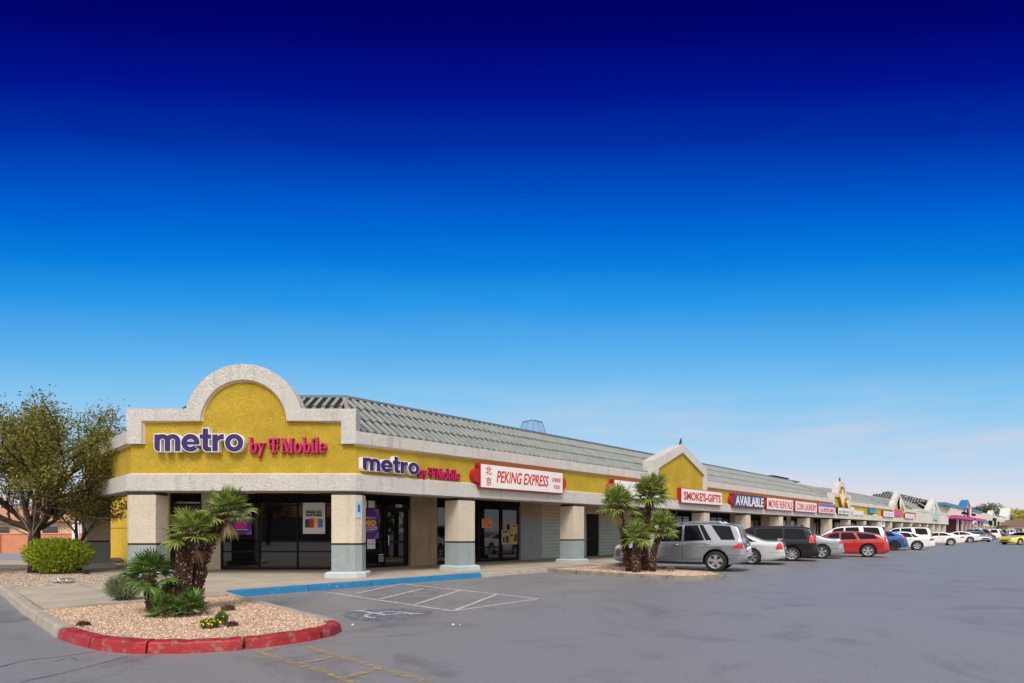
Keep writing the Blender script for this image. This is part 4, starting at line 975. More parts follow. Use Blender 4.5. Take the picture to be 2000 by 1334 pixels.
# ---- magenta and blue section (C)
bluep = mat('blue_cap_paint', (.04, .20, .42), .5); magp = mat('magenta_awning', (.50, .06, .25), .6); dred = mat('dark_red_wall', (.11, .012, .012), .7)
oC = empty('shop_building', TL(147, 6, 0), 'tall shop with blue trimmed cream parapet above a magenta canopy', 'building')
bx('wall', 120.02, 176, 3.5, 26, 0, 4.2, dred, oC); bx('upper_wall', 112.0, 176, .35, .8, 4.75, 6.25, cw, oC); bx('upper_wall', 120.02, 176, -.4, .34, 4.2, 5.9, cw, oC)
bx('blue_cap', 111.9, 176, -.6, .9, 5.92, 6.4, bluep, oC)
m = MB(); m.prism([(120.1, 3.75), (120.1, 4.35), (175.9, 4.35), (175.9, 3.75)], -1.4, .9, TL); m.build('canopy', magp, oC, fix=True)
gable(TL, 139, 151, 145, 4.3, 6.5, 8.1, 1.0, .8, .6, .62, oC, bluep, cw)
o = empty('shop_sign', TL(145, -1, 4.4), 'tall narrow white sign with red edge on the blue pointed gable', 'sign'); m = MB(); m.prism([(143.4, 4.5), (145.6, 4.2), (146.6, 4.5), (146.6, 6.2), (145, 6.7), (143.4, 6.2)], -1.0, -.7, TL); m.build('sign_box', mat('sign_pink_edge', (.45, .05, .15), .5), o, fix=True)
m = MB(); m.prism([(143.7, 4.6), (145.6, 4.35), (146.4, 4.6), (146.4, 6.1), (145, 6.55), (143.7, 6.1)], -1.03, -1.002, TL); m.build('sign_face', whitep, o, fix=True)
for k in range(8): bx('column', 125.4+k*6.8, 126.6+k*6.8, -.9, -.65, .14, 3.75, mat('pink_white_paint', (.62, .46, .46), .7), oC)
for s_ in (136, 141.5, 149.5, 155): 
    m = MB(); m.tube([TL(s_, -.42, 5.1), TL(s_, -1.0, 5.1)], [.22, .3], 8); m.build('spotlight', blackframe, oC)
o = empty('oval_sign', TL(137, -2.4, 2.2), 'white oval sign with a dark blue centre before the magenta canopy', 'sign')
ov = lambda a, b: [(137+a*cos(2*pi*i/20), 2.95+b*sin(2*pi*i/20)) for i in range(20)]
m = MB(); m.prism(ov(3.4, .62), -2.5, -2.3, TL); m.build('sign_box', whitep, o, fix=True); m = MB(); m.prism(ov(2.2, .34), -2.53, -2.502, TL); m.build('sign_face', navy, o, fix=True); bx('hanger', 135.9, 136.1, -2.45, -2.35, 3.5, 3.9, blackframe, o); bx('hanger', 137.9, 138.1, -2.45, -2.35, 3.5, 3.9, blackframe, o)
m = MB(); a0, a1, b0, b1 = TLv(112, 1), TLv(176, 1), TLv(118.5, 9), TLv(170, 9)
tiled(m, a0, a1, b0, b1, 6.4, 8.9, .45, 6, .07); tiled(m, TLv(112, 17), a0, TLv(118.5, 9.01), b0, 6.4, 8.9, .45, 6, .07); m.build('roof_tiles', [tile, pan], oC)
m = MB(); m.add([(*a0[:2], 6.3), (*a1[:2], 6.3), (*TL(176, 17)[:2], 6.3), (*TL(112, 17)[:2], 6.3), (*b0[:2], 8.8), (*b1[:2], 8.8)], [(0, 1, 5, 4), (1, 2, 5), (2, 3, 4, 5), (3, 0, 4)]); m.build('roof_deck', mat('underlay', (.1, .11, .11)), oC)
# ---- teal and white section (D)
oD = empty('shop_building', TL(200, 6, 0), 'low shop section with teal fascia beyond the magenta canopy', 'building')
bx('beam', 176.1, 232, -.5, .5, 2.7, 3.3, cw, oD); bx('teal_fascia', 176.1, 232, -.3, .5, 3.32, 4.3, teal, oD); bx('parapet', 176.1, 232, -.3, .8, 4.32, 6.2, cw, oD); bx('wall', 176.1, 232, 3.5, 20, 0, 4.3, tan, oD)
gable(TL, 206, 218, 212, 4.35, 6.3, 7.6, 1.2, .8, .8, .35, oD, wht, wht)
for k in range(9): bx('column', 178+k*6.2, 179.6+k*6.2, -.4, -.1, .14, 2.7, cream, oD)
for s_, lab in ((200, 'pale yellow green sign box on the teal fascia, left of the taller one'), (213, 'tall pale green sign box on the teal fascia below the far gable'), (226, 'last pale green sign box at the end of the teal fascia')):
    o = empty('shop_sign', TL(s_, -.4, 3.4), lab, 'sign'); m = MB(); h = 5.3 if s_ == 213 else 4.4
    m.box(s_-2.4, s_+2.4, -1.1, -.31, 3.0, h, TL); m.build('sign_box', blackframe, o); m = MB(); m.box(s_-2.2, s_+2.2, -1.14, -1.102, 3.1, h-.1, TL); m.build('sign_face', mat('pale_green_face', (.55, .62, .40), .5), o)
# ---- far anchor store (E)
oE = empty('anchor_store', TL(270, 10, 0), 'far pale store with tiled roof and tall white gable at the end of the row', 'building')
bx('wall', 234, 296, 3.5, 40, 0, 4.6, olivew, oE); bx('fascia', 234, 296, -1, 3.4, 4.3, 6.1, wht, oE)
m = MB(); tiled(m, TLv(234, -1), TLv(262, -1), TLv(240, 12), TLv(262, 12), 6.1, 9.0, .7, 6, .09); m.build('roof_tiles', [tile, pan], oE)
gable(TL, 258, 286, 270, 4.3, 6.3, 9.9, 2.0, .8, 1.2, 1.4, oE, wht, cw)
for k in range(6): bx('column', 240+k*8, 241.6+k*8, -.6, .8, .14, 4.3, mat('olive_column', (.50, .44, .22), .8), oE)
o = empty('shop_sign', TL(278, -3, 6), 'small round dark blue emblem on the far tall gable', 'sign'); m = MB(); m.lathe([(0, 0), (1.3, 0), (1.3, .4), (0, .41)], 16, 'y', (272, -1.9, 6.2), T=TL); m.build('emblem', navy, o)

# ================================================================ background left
coral = mat('coral_block_wall', (.56, .21, .12), .85, var=.12, vscale=1.5)
def world_wall(name, a, b, z0, z1, th, mt, label, cap=None):
    A, B = Vector((*a, 0)), Vector((*b, 0)); d = (B-A).normalized(); T = frame(A, d, Vector((-d.y, d.x, 0))); L = (B-A).length
    o = empty(name, (A.x, A.y, 0), label, 'wall'); m = MB(); m.box(0, L, 0, th, z0, z1, T); m.build('wall_face', mt, o)
    if cap: m = MB(); m.box(-.02, L+.02, -.04, th+.04, z1, z1+.09, T); m.build('coping', cap, o)
    for k in range(int(L/6)+1): m = MB(); m.box(k*6-.22, k*6+.22, -.08, -.002, z0, z1-.01, T); m.build('pilaster', mt, o)
    return o
world_wall('garden_wall', (-70, 33), (-12, 41), 0, 1.28, .2, coral, 'coral painted block wall across the side street', mat('coral_cap', (.62, .28, .17), .8))
def house(name, x0, x1, y0, y1, ze, zr, wallm, roofm, label, wins=(), ridge='x', over=.6):
    o = empty(name, ((x0+x1)/2, y0, 0), label, 'house')
    m = MB(); m.box(x0, x1, y0, y1, 0, ze); m.build('wall', wallm, o)
    ym = (y0+y1)/2; xm = (x0+x1)/2; hx = min((y1-y0)/2, (x1-x0)/3)
    m = MB(); a = [(x0-over, y0-over, ze+.02), (x1+over, y0-over, ze+.02), (x1+over, y1+over, ze+.02), (x0-over, y1+over, ze+.02)]
    if ridge == 'x': r = [(x0+hx*.6, ym, zr), (x1-hx*.6, ym, zr)]; fs = [(0, 1, 5, 4), (1, 2, 5), (2, 3, 4, 5), (3, 0, 4)]
    else: r = [(xm, y0-over, zr), (xm, y1+over, zr)]; fs = [(0, 1, 4), (1, 2, 5, 4), (2, 3, 5), (3, 0, 4, 5)]
    m.add([(p[0], p[1], p[2]+.18) for p in a]+[(p[0], p[1], p[2]+.18) for p in r], fs); m.add(a+[(p[0], p[1], p[2]+.179) for p in a], [(0, 1, 5, 4), (1, 2, 6, 5), (2, 3, 7, 6), (3, 0, 4, 7), (0, 1, 2, 3)])
    m.build('roof', roofm, o)
    for wx, w, z0, z1 in wins:
        m = MB(); m.box(wx, wx+w, y0-.05, y0-.002, z0, z1); q = m.build('window', mat('window_trim', (.55, .5, .42), .7), o); m = MB(); m.box(wx+.08, wx+w-.08, y0-.07, y0-.052, z0+.08, z1-.08); m.build('pane', glass, q)
    return o
def tilerow(name, c1, c2):
    m = mat(name, c1, .85, var=.2, vscale=3, col2=c2); return m
terra = tilerow('terracotta_roof', (.46, .20, .12), (.62, .34, .22)); stuc = mat('apricot_wall', (.62, .44, .26), .85, var=.06)
house('house', -66, -47, 55, 66, 2.25, 4.0, stuc, terra, 'low apricot house with tan tiled roof behind the coral wall', wins=((-49.8, 1.3, .9, 2.0), (-47.5, .0+.4, .9, 2.0), (-53.6, 1.8, .9, 2.0), (-57, 1.5, .9, 2.0)))
house('house', -45, -33, 52, 64, 2.35, 3.8, stuc, terra, 'second apricot house with tan tiled roof, glimpsed right of the tree trunk', wins=((-43, 1.6, .9, 2.0), (-40, 1.4, .9, 2.0), (-37.5, 1.4, .9, 2.0)))
house('house', -62, -45, 78, 90, 5.3, 7.4, stuc, terra, 'two storey house with red tiled roof seen through the tree crown', wins=((-59, 1.8, 3.2, 4.6), (-54, 1.8, 3.2, 4.6), (-50, 1.8, 3.2, 4.6)))
world_wall('gate_post', (-29.6, 38.6), (-29.0, 38.68), 0, 2.2, .4, whitep, 'white painted gate post beside the coral wall')
# right background house
house('house', 150, 205, 172, 200, 2.9, 5.4, mat('pale_wall', (.55, .50, .42), .8), mat('brown_roof', (.22, .13, .08), .85, var=.15), 'far low building with brown gabled roof below the yellow green trees', wins=((152, 2.5, 1, 2.4), (156, 2.5, 1, 2.4)), ridge='y')
# building across the lot, mirrored in the dark shop glass
o = house('house', -75, 10, -56, -42, 3.3, 5.6, mat('tan_wall', (.42, .30, .2), .85), mat('rust_roof', (.38, .10, .05), .8, var=.2), 'long tan building with rust red roof across the lot, mirrored in the shop glass', wins=tuple((-70+8*k, 4, .8, 2.6) for k in range(10)))

# ================================================================ cars
rubber = mat('tyre_rubber', (.012, .012, .013), .75, var=.2); rimm = mat('alloy', (.55, .56, .58), .28, metal=.85, var=.05); hubdark = mat('wheel_dark', (.02, .02, .022), .5, metal=.3)
tint = mat('car_glass', (.004, .005, .008), .04, spec=.22); clearish = mat('car_glass_pale', (.05, .075, .085), .05, spec=1.0)
archm = mat('arch_black', (.006, .006, .006), .9); trimb = mat('black_trim', (.012, .012, .013), .45); chrome = mat('chrome', (.7, .7, .72), .12, metal=1.0)
tailr = mat('tail_lamp_red', (.50, .008, .008), .15, coat=1.0); lampc = mat('lamp_clear', (.55, .56, .58), .1, coat=1.0); amber = mat('lamp_amber', (.7, .2, .02), .2)
platem = mat('number_plate', (.55, .58, .60), .5)
def paint(name, c, metal=.45, rough=.24): return mat(name, c, rough, metal=metal, var=.02, coat=1.0)
def chaikin(P, n=2):
    for _ in range(n):
        Q = [P[0]]
        for a, b in zip(P[:-1], P[1:]): Q += [(a[0]*.75+b[0]*.25, a[1]*.75+b[1]*.25), (a[0]*.25+b[0]*.75, a[1]*.25+b[1]*.75)]
        Q.append(P[-1]); P = Q
    return P
def interp(P, x):
    if x <= P[0][0]: return P[0][1]
    for a, b in zip(P[:-1], P[1:]):
        if x <= b[0]: return a[1]+(b[1]-a[1])*(x-a[0])/max(1e-9, b[0]-a[0])
    return P[-1][1]
def wheel_parts(r, w, spokes, root, x, y, sd, rimmat):
    """wheel centred (x,y,r); sd=-1 means outer face toward -y"""
    m = MB(); rr = r*.66
    m.lathe([(rr*.97, -w/2+.02), (rr*.9, -w/2+.06), (rr*.3, -w/2+.05), (0, -w/2+.05)], 24, 'y'); wd = m.build('wheel', hubdark, root, smooth=True)
    m = MB(); m.lathe([(rr, w/2), (rr, -w/2+.012), (rr*1.06, -w/2), (r*.90, -w/2+.004), (r*.98, -w/2+.03), (r, -w/2+.06), (r, w/2-.06), (r*.9, w/2), (rr, w/2)], 36, 'y'); ty = m.build('tyre', rubber, wd, smooth=True)
    m = MB(); m.lathe([(rr*.90, -w/2+.05), (rr*.93, -w/2+.012), (rr*1.01, -w/2+.006), (rr*1.03, -w/2+.03)], 36, 'y')
    m.lathe([(0, -w/2+.012), (rr*.20, -w/2+.014), (rr*.26, -w/2+.035)], 16, 'y')
    for k in range(spokes):
        for off, wd_ in (((-.11, .07), (.11, .07)) if spokes <= 6 else ((0, .085),)):
            a = 2*pi*k/spokes+.3; c, s_ = cos(a), sin(a); p = []
            for rad, half, yy in ((rr*.14, .05, -w/2+.018), (rr*.92, wd_*.8*rr/.24, -w/2+.016)):
                o_ = off*rr*(rad/rr)*1.6
                for q in (-1, 1):
                    t = o_+q*half*.55; p.append((c*rad-s_*t, yy, s_*rad+c*t))
            v = p+[(a_, b_+.03, c_) for a_, b_, c_ in p]
            m.add(v, [(0, 1, 3, 2), (0, 4, 5, 1), (2, 3, 7, 6), (0, 2, 6, 4), (1, 5, 7, 3)])
    rm = m.build('rim', rimmat, wd)
    wd.location = (x, y, r)
    if sd > 0: wd.rotation_euler = (0, 0, pi)
    return wd
def make_car(spec, label, cat='car', group='cars parked along the shops', front_detail=False):
    """local frame: x from nose (0) to tail (L); y left of ... ; visible side is -y (outer side)"""
    L, Wd, H = spec['L'], spec['W'], spec['H']; prof = chaikin(spec['top'], 2); belt = spec['belt']; gc = spec.get('gc', .2); r = spec['r']; xf, xr = spec['wheels']
    root = empty(spec.get('name', 'parked_car'), (0, 0, 0), label, cat, group, local=True)
    pm = spec['paint']; hw = Wd/2
    def ztop(x): return interp(prof, x)
    def zbot(x): return gc+.10*max(0, 1-x/.5)**1.5+.14*max(0, 1-(L-x)/.7)**1.5
    nose = spec.get('nose', .62); tailk = spec.get('tail', .35)
    def wpl(x):
        k = 1.0
        if x < nose: k *= 1-.26*(1-x/nose)**2.3
        if L-x < tailk: k *= 1-.17*(1-(L-x)/tailk)**2.3
        return hw*k
    tum = spec.get('tumble', .30)
    def ringpts(x):
        w = wpl(x); zb = zbot(x); zt = ztop(x); zs = min(interp(belt, x), zt-.07)
        zs = max(zs, zb+.15); hgt = max(0, zt-.05-zs)
        wr = w*.955-tum*hgt
        P = [(0, zb), (w*.6, zb), (w*.90, zb+.01), (w*.965, zb+.06), (w*.99, zb+.16*(zs-zb)+.03), (w*1.0, zb+.42*(zs-zb)), (w*.985, zb+.60*(zs-zb)), (w*.992, zb+.78*(zs-zb)), (w*.982, zb+.92*(zs-zb)), (w*.962, zs)]
        for q in (.12, .35, .6, .85): P.append((w*.955-tum*hgt*q, zs+hgt*q+.004))
        P += [(wr-.015, zt-.045+.0), (wr-.05, zt-.02), (wr-.11, zt-.006), (wr*.72, zt+.004), (wr*.4, zt+.012), (0, zt+.016)]
        return P
    xs = sorted(set([round(p[0], 4) for p in prof]+[L*i/44 for i in range(45)])); 
    ys = [xs[0]]
    for x in xs[1:]:
        if x-ys[-1] > .012: ys.append(x)
    ys[-1] = L; xs = ys
    m = MB(); vs = []; n = 0
    for x in xs:
        P = ringpts(x); full_ = P+[(-y, z) for y, z in reversed(P[1:-1])]; n = len(full_); vs += [(x, -y, z) for y, z in full_]
    fs = [(i*n+k, (i+1)*n+k, (i+1)*n+(k+1) % n, i*n+(k+1) % n) for i in range(len(xs)-1) for k in range(n)]
    fs += [tuple(range(n)), tuple((len(xs)-1)*n+k for k in range(n-1, -1, -1))]
    m.add(vs, fs)
    me = m.mesh('body', [pm, archm], True, True)
    ob = bpy.data.objects.new('body', me); COL.objects.link(ob)
    c = MB()
    for wx in (xf, xr):
        for sgn in (-1, 1):
            rr = r*spec.get('arch', 1.13)
            y0, y1 = (-hw-.1, -hw+.34) if sgn < 0 else (hw-.34, hw+.1)
            N = 32
            ring_ = [(wx+rr*cos(2*pi*i/N), r+.02+rr*sin(2*pi*i/N)) for i in range(N)]
            c.prism(ring_, y0, y1, mi=1)
    cme = c.mesh('cut', [pm, archm], False, True); cob = bpy.data.objects.new('cut', cme); COL.objects.link(cob)
    md = ob.modifiers.new('b', 'BOOLEAN'); md.operation = 'DIFFERENCE'; md.object = cob; md.solver = 'EXACT'
    dg = bpy.context.evaluated_depsgraph_get(); nm = bpy.data.meshes.new_from_object(ob.evaluated_get(dg)); ob.modifiers.clear(); ob.data = nm; bpy.data.objects.remove(cob)
    for p in nm.polygons:
        if p.material_index == 1: p.use_smooth = False
    ob.parent = root
    # surface samplers
    def side_y(x, z):
        P = ringpts(x)
        for a, b in zip(P[3:-1], P[4:]):
            if a[1] <= z <= b[1] and b[1] > a[1]: return a[0]+(b[0]-a[0])*(z-a[1])/(b[1]-a[1])
        return P[3][0] if z < P[3][1] else P[14][0]
    def top_z(x, y):
        P = ringpts(x)[10:]; y = abs(y)
        for a, b in zip(P[:-1], P[1:]):
            if b[0] <= y <= a[0]: return a[1]+(b[1]-a[1])*(a[0]-y)/max(1e-6, a[0]-b[0])
        return P[-1][1]
    def side_patch(xb0, xb1, xt0, xt1, zl, zh, mt, name, off=.006, par=None, both=True, nx=10, nz=5):
        for sgn in ((-1, 1) if both else (-1,)):
            m = MB(); V = []
            for j in range(nz+1):
                b = j/nz
                for i in range(nx+1):
                    a = i/nx; x = (xb0+(xb1-xb0)*a)*(1-b)+(xt0+(xt1-xt0)*a)*b
                    lo = zl(x) if callable(zl) else zl; hi = zh(x) if callable(zh) else zh
                    z = lo+(hi-lo)*b; V.append((x, sgn*(side_y(x, z)+off), z))
            m.add(V, [(j*(nx+1)+i, j*(nx+1)+i+1, (j+1)*(nx+1)+i+1, (j+1)*(nx+1)+i) for j in range(nz) for i in range(nx)])
            m.build(name, mt, par or root, smooth=True)
    def top_patch(x0, x1, yf0, yf1, mt, name, off=.008, yl=-1, yr=1):
        m = MB(); nx, ny = 10, 8; V = []
        for i in range(nx+1):
            a = i/nx; x = x0+(x1-x0)*a
            P = ringpts(x); w = P[15][0]*(yf0+(yf1-yf0)*a)
            sl = (ztop(x+.03)-ztop(x-.03))/.06; nl = sqrt(1+sl*sl)
            for j in range(ny+1):
                y = w*(yl+(yr-yl)*j/ny); V.append((x-sl/nl*off, y, top_z(x, y)+off/nl))
        m.add(V, [(i*(ny+1)+j, i*(ny+1)+j+1, (i+1)*(ny+1)+j+1, (i+1)*(ny+1)+j) for i in range(nx) for j in range(ny)])
        m.build(name, mt, root, smooth=True)
    zl = lambda x: interp(belt, x)+.035
    zh = lambda x: max(zl(x)+.01, ztop(x)-spec.get('roofgap', .085))
    for (a, b, c_, d) in spec['glass']: side_patch(a, b, c_, d, zl, zh, spec.get('glassm', tint), 'side_window')
    if spec.get('band'): a, b, c_, d = spec['band']; side_patch(a, b, c_, d, lambda x: zl(x)-.014, lambda x: zh(x)+.012, trimb, 'window_surround', off=.0035, nx=24)
    for x0, x1, f0, f1 in spec['screens']: top_patch(x0, x1, f0, f1, spec.get('screenm', tint) if x0 < L/2 else tint, 'windscreen' if x0 < L/2 else 'rear_window')
    # door seams
    for x0, x1, z0 in spec['seams']:
        side_patch(x0-.006, x0+.006, x1-.006, x1+.006, z0, lambda x: interp(belt, x)+.03, trimb, 'door_seam', off=.004, nx=1, nz=8)
    side_patch(spec['seams'][0][0], spec['seams'][-1][0], spec['seams'][0][0], spec['seams'][-1][0], gc+.10, gc+.112, trimb, 'door_seam', off=.004, nz=1)
    for hx, hz in spec['handles']:
        for sgn in (-1, 1):
            m = MB(); y = side_y(hx, hz); m.tube([(hx-.10, sgn*(y+.005), hz), (hx-.06, sgn*(y+.04), hz+.006), (hx+.06, sgn*(y+.04), hz+.006), (hx+.10, sgn*(y+.005), hz)], .016, 6); m.build('door_handle', spec.get('handlem', pm), root, smooth=True)
    if spec.get('lower'): side_patch(xf+r*1.15, xr-r*1.15, xf+r*1.15, xr-r*1.15, gc+.005, gc+.10, spec['lower'], 'sill', off=.012, nz=2)
    if spec.get('line'): side_patch(xf+r*1.2, xr-r*1.2, xf+r*1.2, xr-r*1.2, gc+.11, gc+.135, chrome, 'trim_strip', off=.016, nz=1)
    # lamps
    a, b, z0, z1, kind = spec['tail_lamp']
    side_patch(a, b, a+spec.get('tail_slant', 0), b, z0, z1, tailr, 'tail_lamp', off=.008, nx=5)
    def xrear(z):
        x = L
        while x > L-1.0 and ztop(x)-.03 < z: x -= .01
        return x
    for sgn in (-1, 1):
        m = MB(); V = []
        for j in range(4):
            z = z0+(z1-z0)*j/3; xx = xrear(z)
            for i in range(4): yy = wpl(xx)*(.93-.30*i/3*spec.get('lampw', 1)); V.append((xx+.012, sgn*yy, z))
        m.add(V, [(j*4+i, j*4+i+1, j*4+i+5, j*4+i+4) for j in range(3) for i in range(3)]); m.build('tail_lamp', tailr, root)
    side_patch(.06, .42, .10, .62, spec.get('hz', .66), spec.get('hz', .66)+.14, lampc, 'headlight', off=.008, nx=6)
    # number plate and bumper line, rear
    zb_ = spec.get('plate', .82); m = MB(); m.box(xrear(zb_)+.012, xrear(zb_)+.022, -.16, .16, zb_-.08, zb_+.08); m.build('number_plate', platem, root)
    m = MB(); zz = gc+.22; m.box(L-.05, L+.012, -hw*.62, hw*.62, zz, zz+.10); m.build('rear_bumper_insert', trimb, root)
    side_patch(L-.62, L-.05, L-.62, L-.05, gc+.38, gc+.39, trimb, 'bumper_seam', off=.004, nz=1)
    for sgn in (-1, 1):
        mx, mz = spec['mirror']; y = side_y(mx, mz-.03)
        m = MB(); m.ball((mx, sgn*(y+.12), mz), (.07, .11, .08), 10); m.tube([(mx, sgn*(y-.03), mz-.05), (mx, sgn*(y+.08), mz-.03)], .03, 6); m.build('wing_mirror', pm, root, smooth=True)
    if spec.get('rails'):
        for sgn in (-1, 1):
            x0, x1 = spec['rails']; P = [(x0+(x1-x0)*i/8, sgn*(ringpts(x0+(x1-x0)*i/8)[15][0]-.03), ztop(x0+(x1-x0)*i/8)+(.05 if 0 < i < 8 else .0)) for i in range(9)]
            m = MB(); m.tube(P, .018, 6); m.build('roof_rail', spec.get('railm', chrome), root, smooth=True)
    if spec.get('spoiler'):
        x0, x1, z = spec['spoiler']; m = MB(); w = wpl(x0)*.72; m.box(x0, x1, -w, w, z, z+.03); m.box(x0+.02, x0+.1, -w+.05, -w+.12, z-.08, z); m.box(x0+.02, x0+.1, w-.12, w-.05, z-.08, z); m.build('spoiler', pm, root)
    if front_detail:
        m = MB(); m.box(-.012, .02, -hw*.42, hw*.42, .42, .56); m.build('grille', trimb, root); m = MB(); m.box(-.014, .02, -hw*.55, hw*.55, .24, .34); m.build('lower_grille', trimb, root)
        for sgn in (-1, 1): m = MB(); m.ball((.10, sgn*hw*.62, spec.get('hz', .66)+.06), (.12, .17, .075), 10); m.build('headlight', lampc, root, smooth=True)
    rimmat = spec.get('rimm', rimm)
    for wx in (xf, xr):
        for sgn in (-1, 1): wheel_parts(r, .23, spec.get('spokes', 5), root, wx, sgn*(hw-.125), sgn, rimmat)
    return root
def place(root, px, py, spec, wheel='rear', heading=None, scale=1.0):
    """put the near rear wheel's contact point at ground pixel (px,py); x axis (nose to tail) along outward normal"""
    d = heading or Vector((.875, -.485)); x0, y0 = gxy(px, py)
    wx = spec['wheels'][1 if wheel == 'rear' else 0]; wy = -(spec['W']/2-.12)
    ang = math.atan2(d.y, d.x); c, s_ = cos(ang), sin(ang)
    wx *= scale*1.05; wy *= scale
    root.location = (x0-(c*wx-s_*wy), y0-(s_*wx+c*wy), 0); root.rotation_euler = (0, 0, ang); root.scale = (scale*1.05, scale, scale)

SUV = dict(lower=trimb, arch=1.16, L=4.82, W=1.93, H=1.80, r=.375, gc=.24, wheels=(.87, 3.79), paint=paint('silver_grey_paint', (.33, .36, .40), .8), hz=.80,
    top=[(0, .52), (.02, .80), (.12, .98), (.55, 1.07), (1.25, 1.13), (1.45, 1.19), (2.05, 1.66), (2.45, 1.78), (3.3, 1.82), (4.1, 1.78), (4.42, 1.73), (4.52, 1.66), (4.66, 1.22), (4.74, 1.02), (4.80, .78), (4.82, .5)],
    belt=[(0, .72), (1.3, 1.02), (2.6, 1.08), (4.0, 1.14), (4.82, 1.14)],
    glass=[(1.75, 2.62, 2.05, 2.62), (2.70, 3.42, 2.70, 3.16), (3.46, 3.66, 3.20, 3.34), (3.98, 4.44, 3.62, 4.26)], screens=[(1.50, 2.10, .95, .92), (4.50, 4.66, .86, .9)],
    seams=[(1.35, 1.45, .35), (2.66, 2.66, .34), (3.42, 3.68, .86)], handles=[(2.42, .98), (3.50, 1.02)], tail_lamp=(4.32, 4.70, .86, 1.06, 0), tail_slant=.24, mirror=(1.80, 1.10), rails=(2.1, 4.1), line=True, plate=.95, spokes=5)
SED = dict(L=5.09, W=1.85, H=1.45, r=.345, gc=.19, wheels=(.98, 3.79), paint=paint('bright_silver_paint', (.58, .60, .61), .4), hz=.60,
    top=[(0, .45), (.03, .62), (.15, .76), (.7, .88), (1.35, .95), (1.55, .99), (2.2, 1.36), (2.6, 1.45), (3.1, 1.45), (3.6, 1.37), (4.25, 1.08), (4.45, 1.06), (4.95, 1.05), (5.02, .95), (5.06, .65), (5.09, .42)],
    belt=[(0, .62), (1.5, .90), (3.0, .95), (4.2, 1.0), (5.09, .97)],
    glass=[(1.78, 2.72, 2.2, 2.72), (2.80, 3.70, 2.80, 3.35), (3.76, 4.02, 3.42, 3.60)], screens=[(1.58, 2.25, .95, .92), (3.62, 4.22, .92, .95)],
    seams=[(1.45, 1.55, .28), (2.76, 2.76, .28), (3.72, 3.80, .80)], handles=[(2.55, .86), (3.58, .89)], tail_lamp=(4.72, 5.0, .70, .99, 0), tail_slant=.10, mirror=(1.95, .98), spoiler=(4.78, 4.98, 1.13), plate=.72, spokes=7, lampw=.8)
VAN = dict(L=5.14, W=1.98, H=1.75, r=.35, gc=.17, wheels=(.95, 4.02), paint=mat('black_paint', (.006, .006, .008), .3, var=.02, coat=.35, spec=.3), hz=.68, name='parked_van',
    top=[(0, .48), (.03, .75), (.15, .92), (.6, 1.02), (1.05, 1.08), (1.25, 1.14), (1.95, 1.62), (2.4, 1.73), (3.5, 1.75), (4.4, 1.72), (4.72, 1.66), (4.80, 1.58), (4.96, 1.15), (5.06, .95), (5.10, .6), (5.14, .42)],
    belt=[(0, .66), (1.1, .98), (2.6, 1.04), (5.14, 1.08)],
    glass=[(1.55, 2.38, 1.95, 2.38), (2.46, 3.62, 2.46, 3.62), (3.70, 4.66, 3.70, 4.50)], screens=[(1.28, 2.0, .95, .92), (4.80, 4.95, .86, .9)],
    seams=[(1.35, 1.40, .28), (2.42, 2.42, .26), (3.66, 3.66, .26)], handles=[(2.22, .94), (2.62, .94)], tail_lamp=(4.74, 5.0, .92, 1.28, 0), tail_slant=.02, mirror=(1.75, 1.08), plate=.95, spokes=8, roofgap=.12)
CHG = dict(L=5.04, W=1.90, H=1.48, r=.365, gc=.17, wheels=(.98, 4.03), paint=paint('cool_silver_paint', (.36, .38, .41), .5), hz=.62,
    top=[(0, .48), (.02, .68), (.12, .84), (.8, .94), (1.4, .98), (1.6, 1.03), (2.3, 1.39), (2.7, 1.47), (3.2, 1.45), (3.7, 1.34), (4.3, 1.12), (4.5, 1.10), (4.88, 1.10), (4.93, 1.02), (5.0, .66), (5.04, .42)],
    belt=[(0, .66), (1.5, .93), (3.2, 1.0), (3.8, 1.08), (5.04, 1.02)],
    glass=[(1.85, 2.72, 2.3, 2.72), (2.80, 3.55, 2.80, 3.30), (3.60, 3.78, 3.36, 3.44)], screens=[(1.65, 2.35, .95, .92), (3.70, 4.26, .92, .95)],
    seams=[(1.45, 1.6, .28), (2.76, 2.76, .28), (3.75, 3.85, .82)], handles=[(2.55, .90), (3.55, .94)], tail_lamp=(4.80, 4.93, .82, .96, 0), mirror=(2.0, 1.03), plate=.70, spokes=5)
WAG = dict(L=5.02, W=1.88, H=1.48, r=.365, gc=.17, wheels=(.98, 4.02), paint=paint('red_paint', (.42, .010, .012), .15, .25), hz=.62,
    top=[(0, .48), (.02, .70), (.12, .86), (.8, .94), (1.35, .98), (1.55, 1.03), (2.2, 1.37), (2.6, 1.47), (3.3, 1.47), (4.1, 1.41), (4.5, 1.32), (4.72, 1.16), (4.86, .98), (4.96, .8), (5.0, .6), (5.02, .42)],
    belt=[(0, .66), (1.5, .92), (3.2, .98), (5.02, 1.04)],
    glass=[(1.80, 2.68, 2.22, 2.68), (2.76, 3.52, 2.76, 3.34), (3.66, 4.50, 3.48, 4.32)], screens=[(1.60, 2.25, .95, .92), (4.48, 4.74, .86, .9)],
    seams=[(1.45, 1.6, .28), (2.72, 2.72, .28), (3.55, 3.75, .82)], handles=[(2.50, .90), (3.42, .93)], tail_lamp=(4.58, 4.84, .84, 1.06, 0), tail_slant=.05, mirror=(1.95, 1.02), plate=.78, spokes=5, roofgap=.075)
wsp = paint('white_paint', (.72, .72, .72), .0, .3)
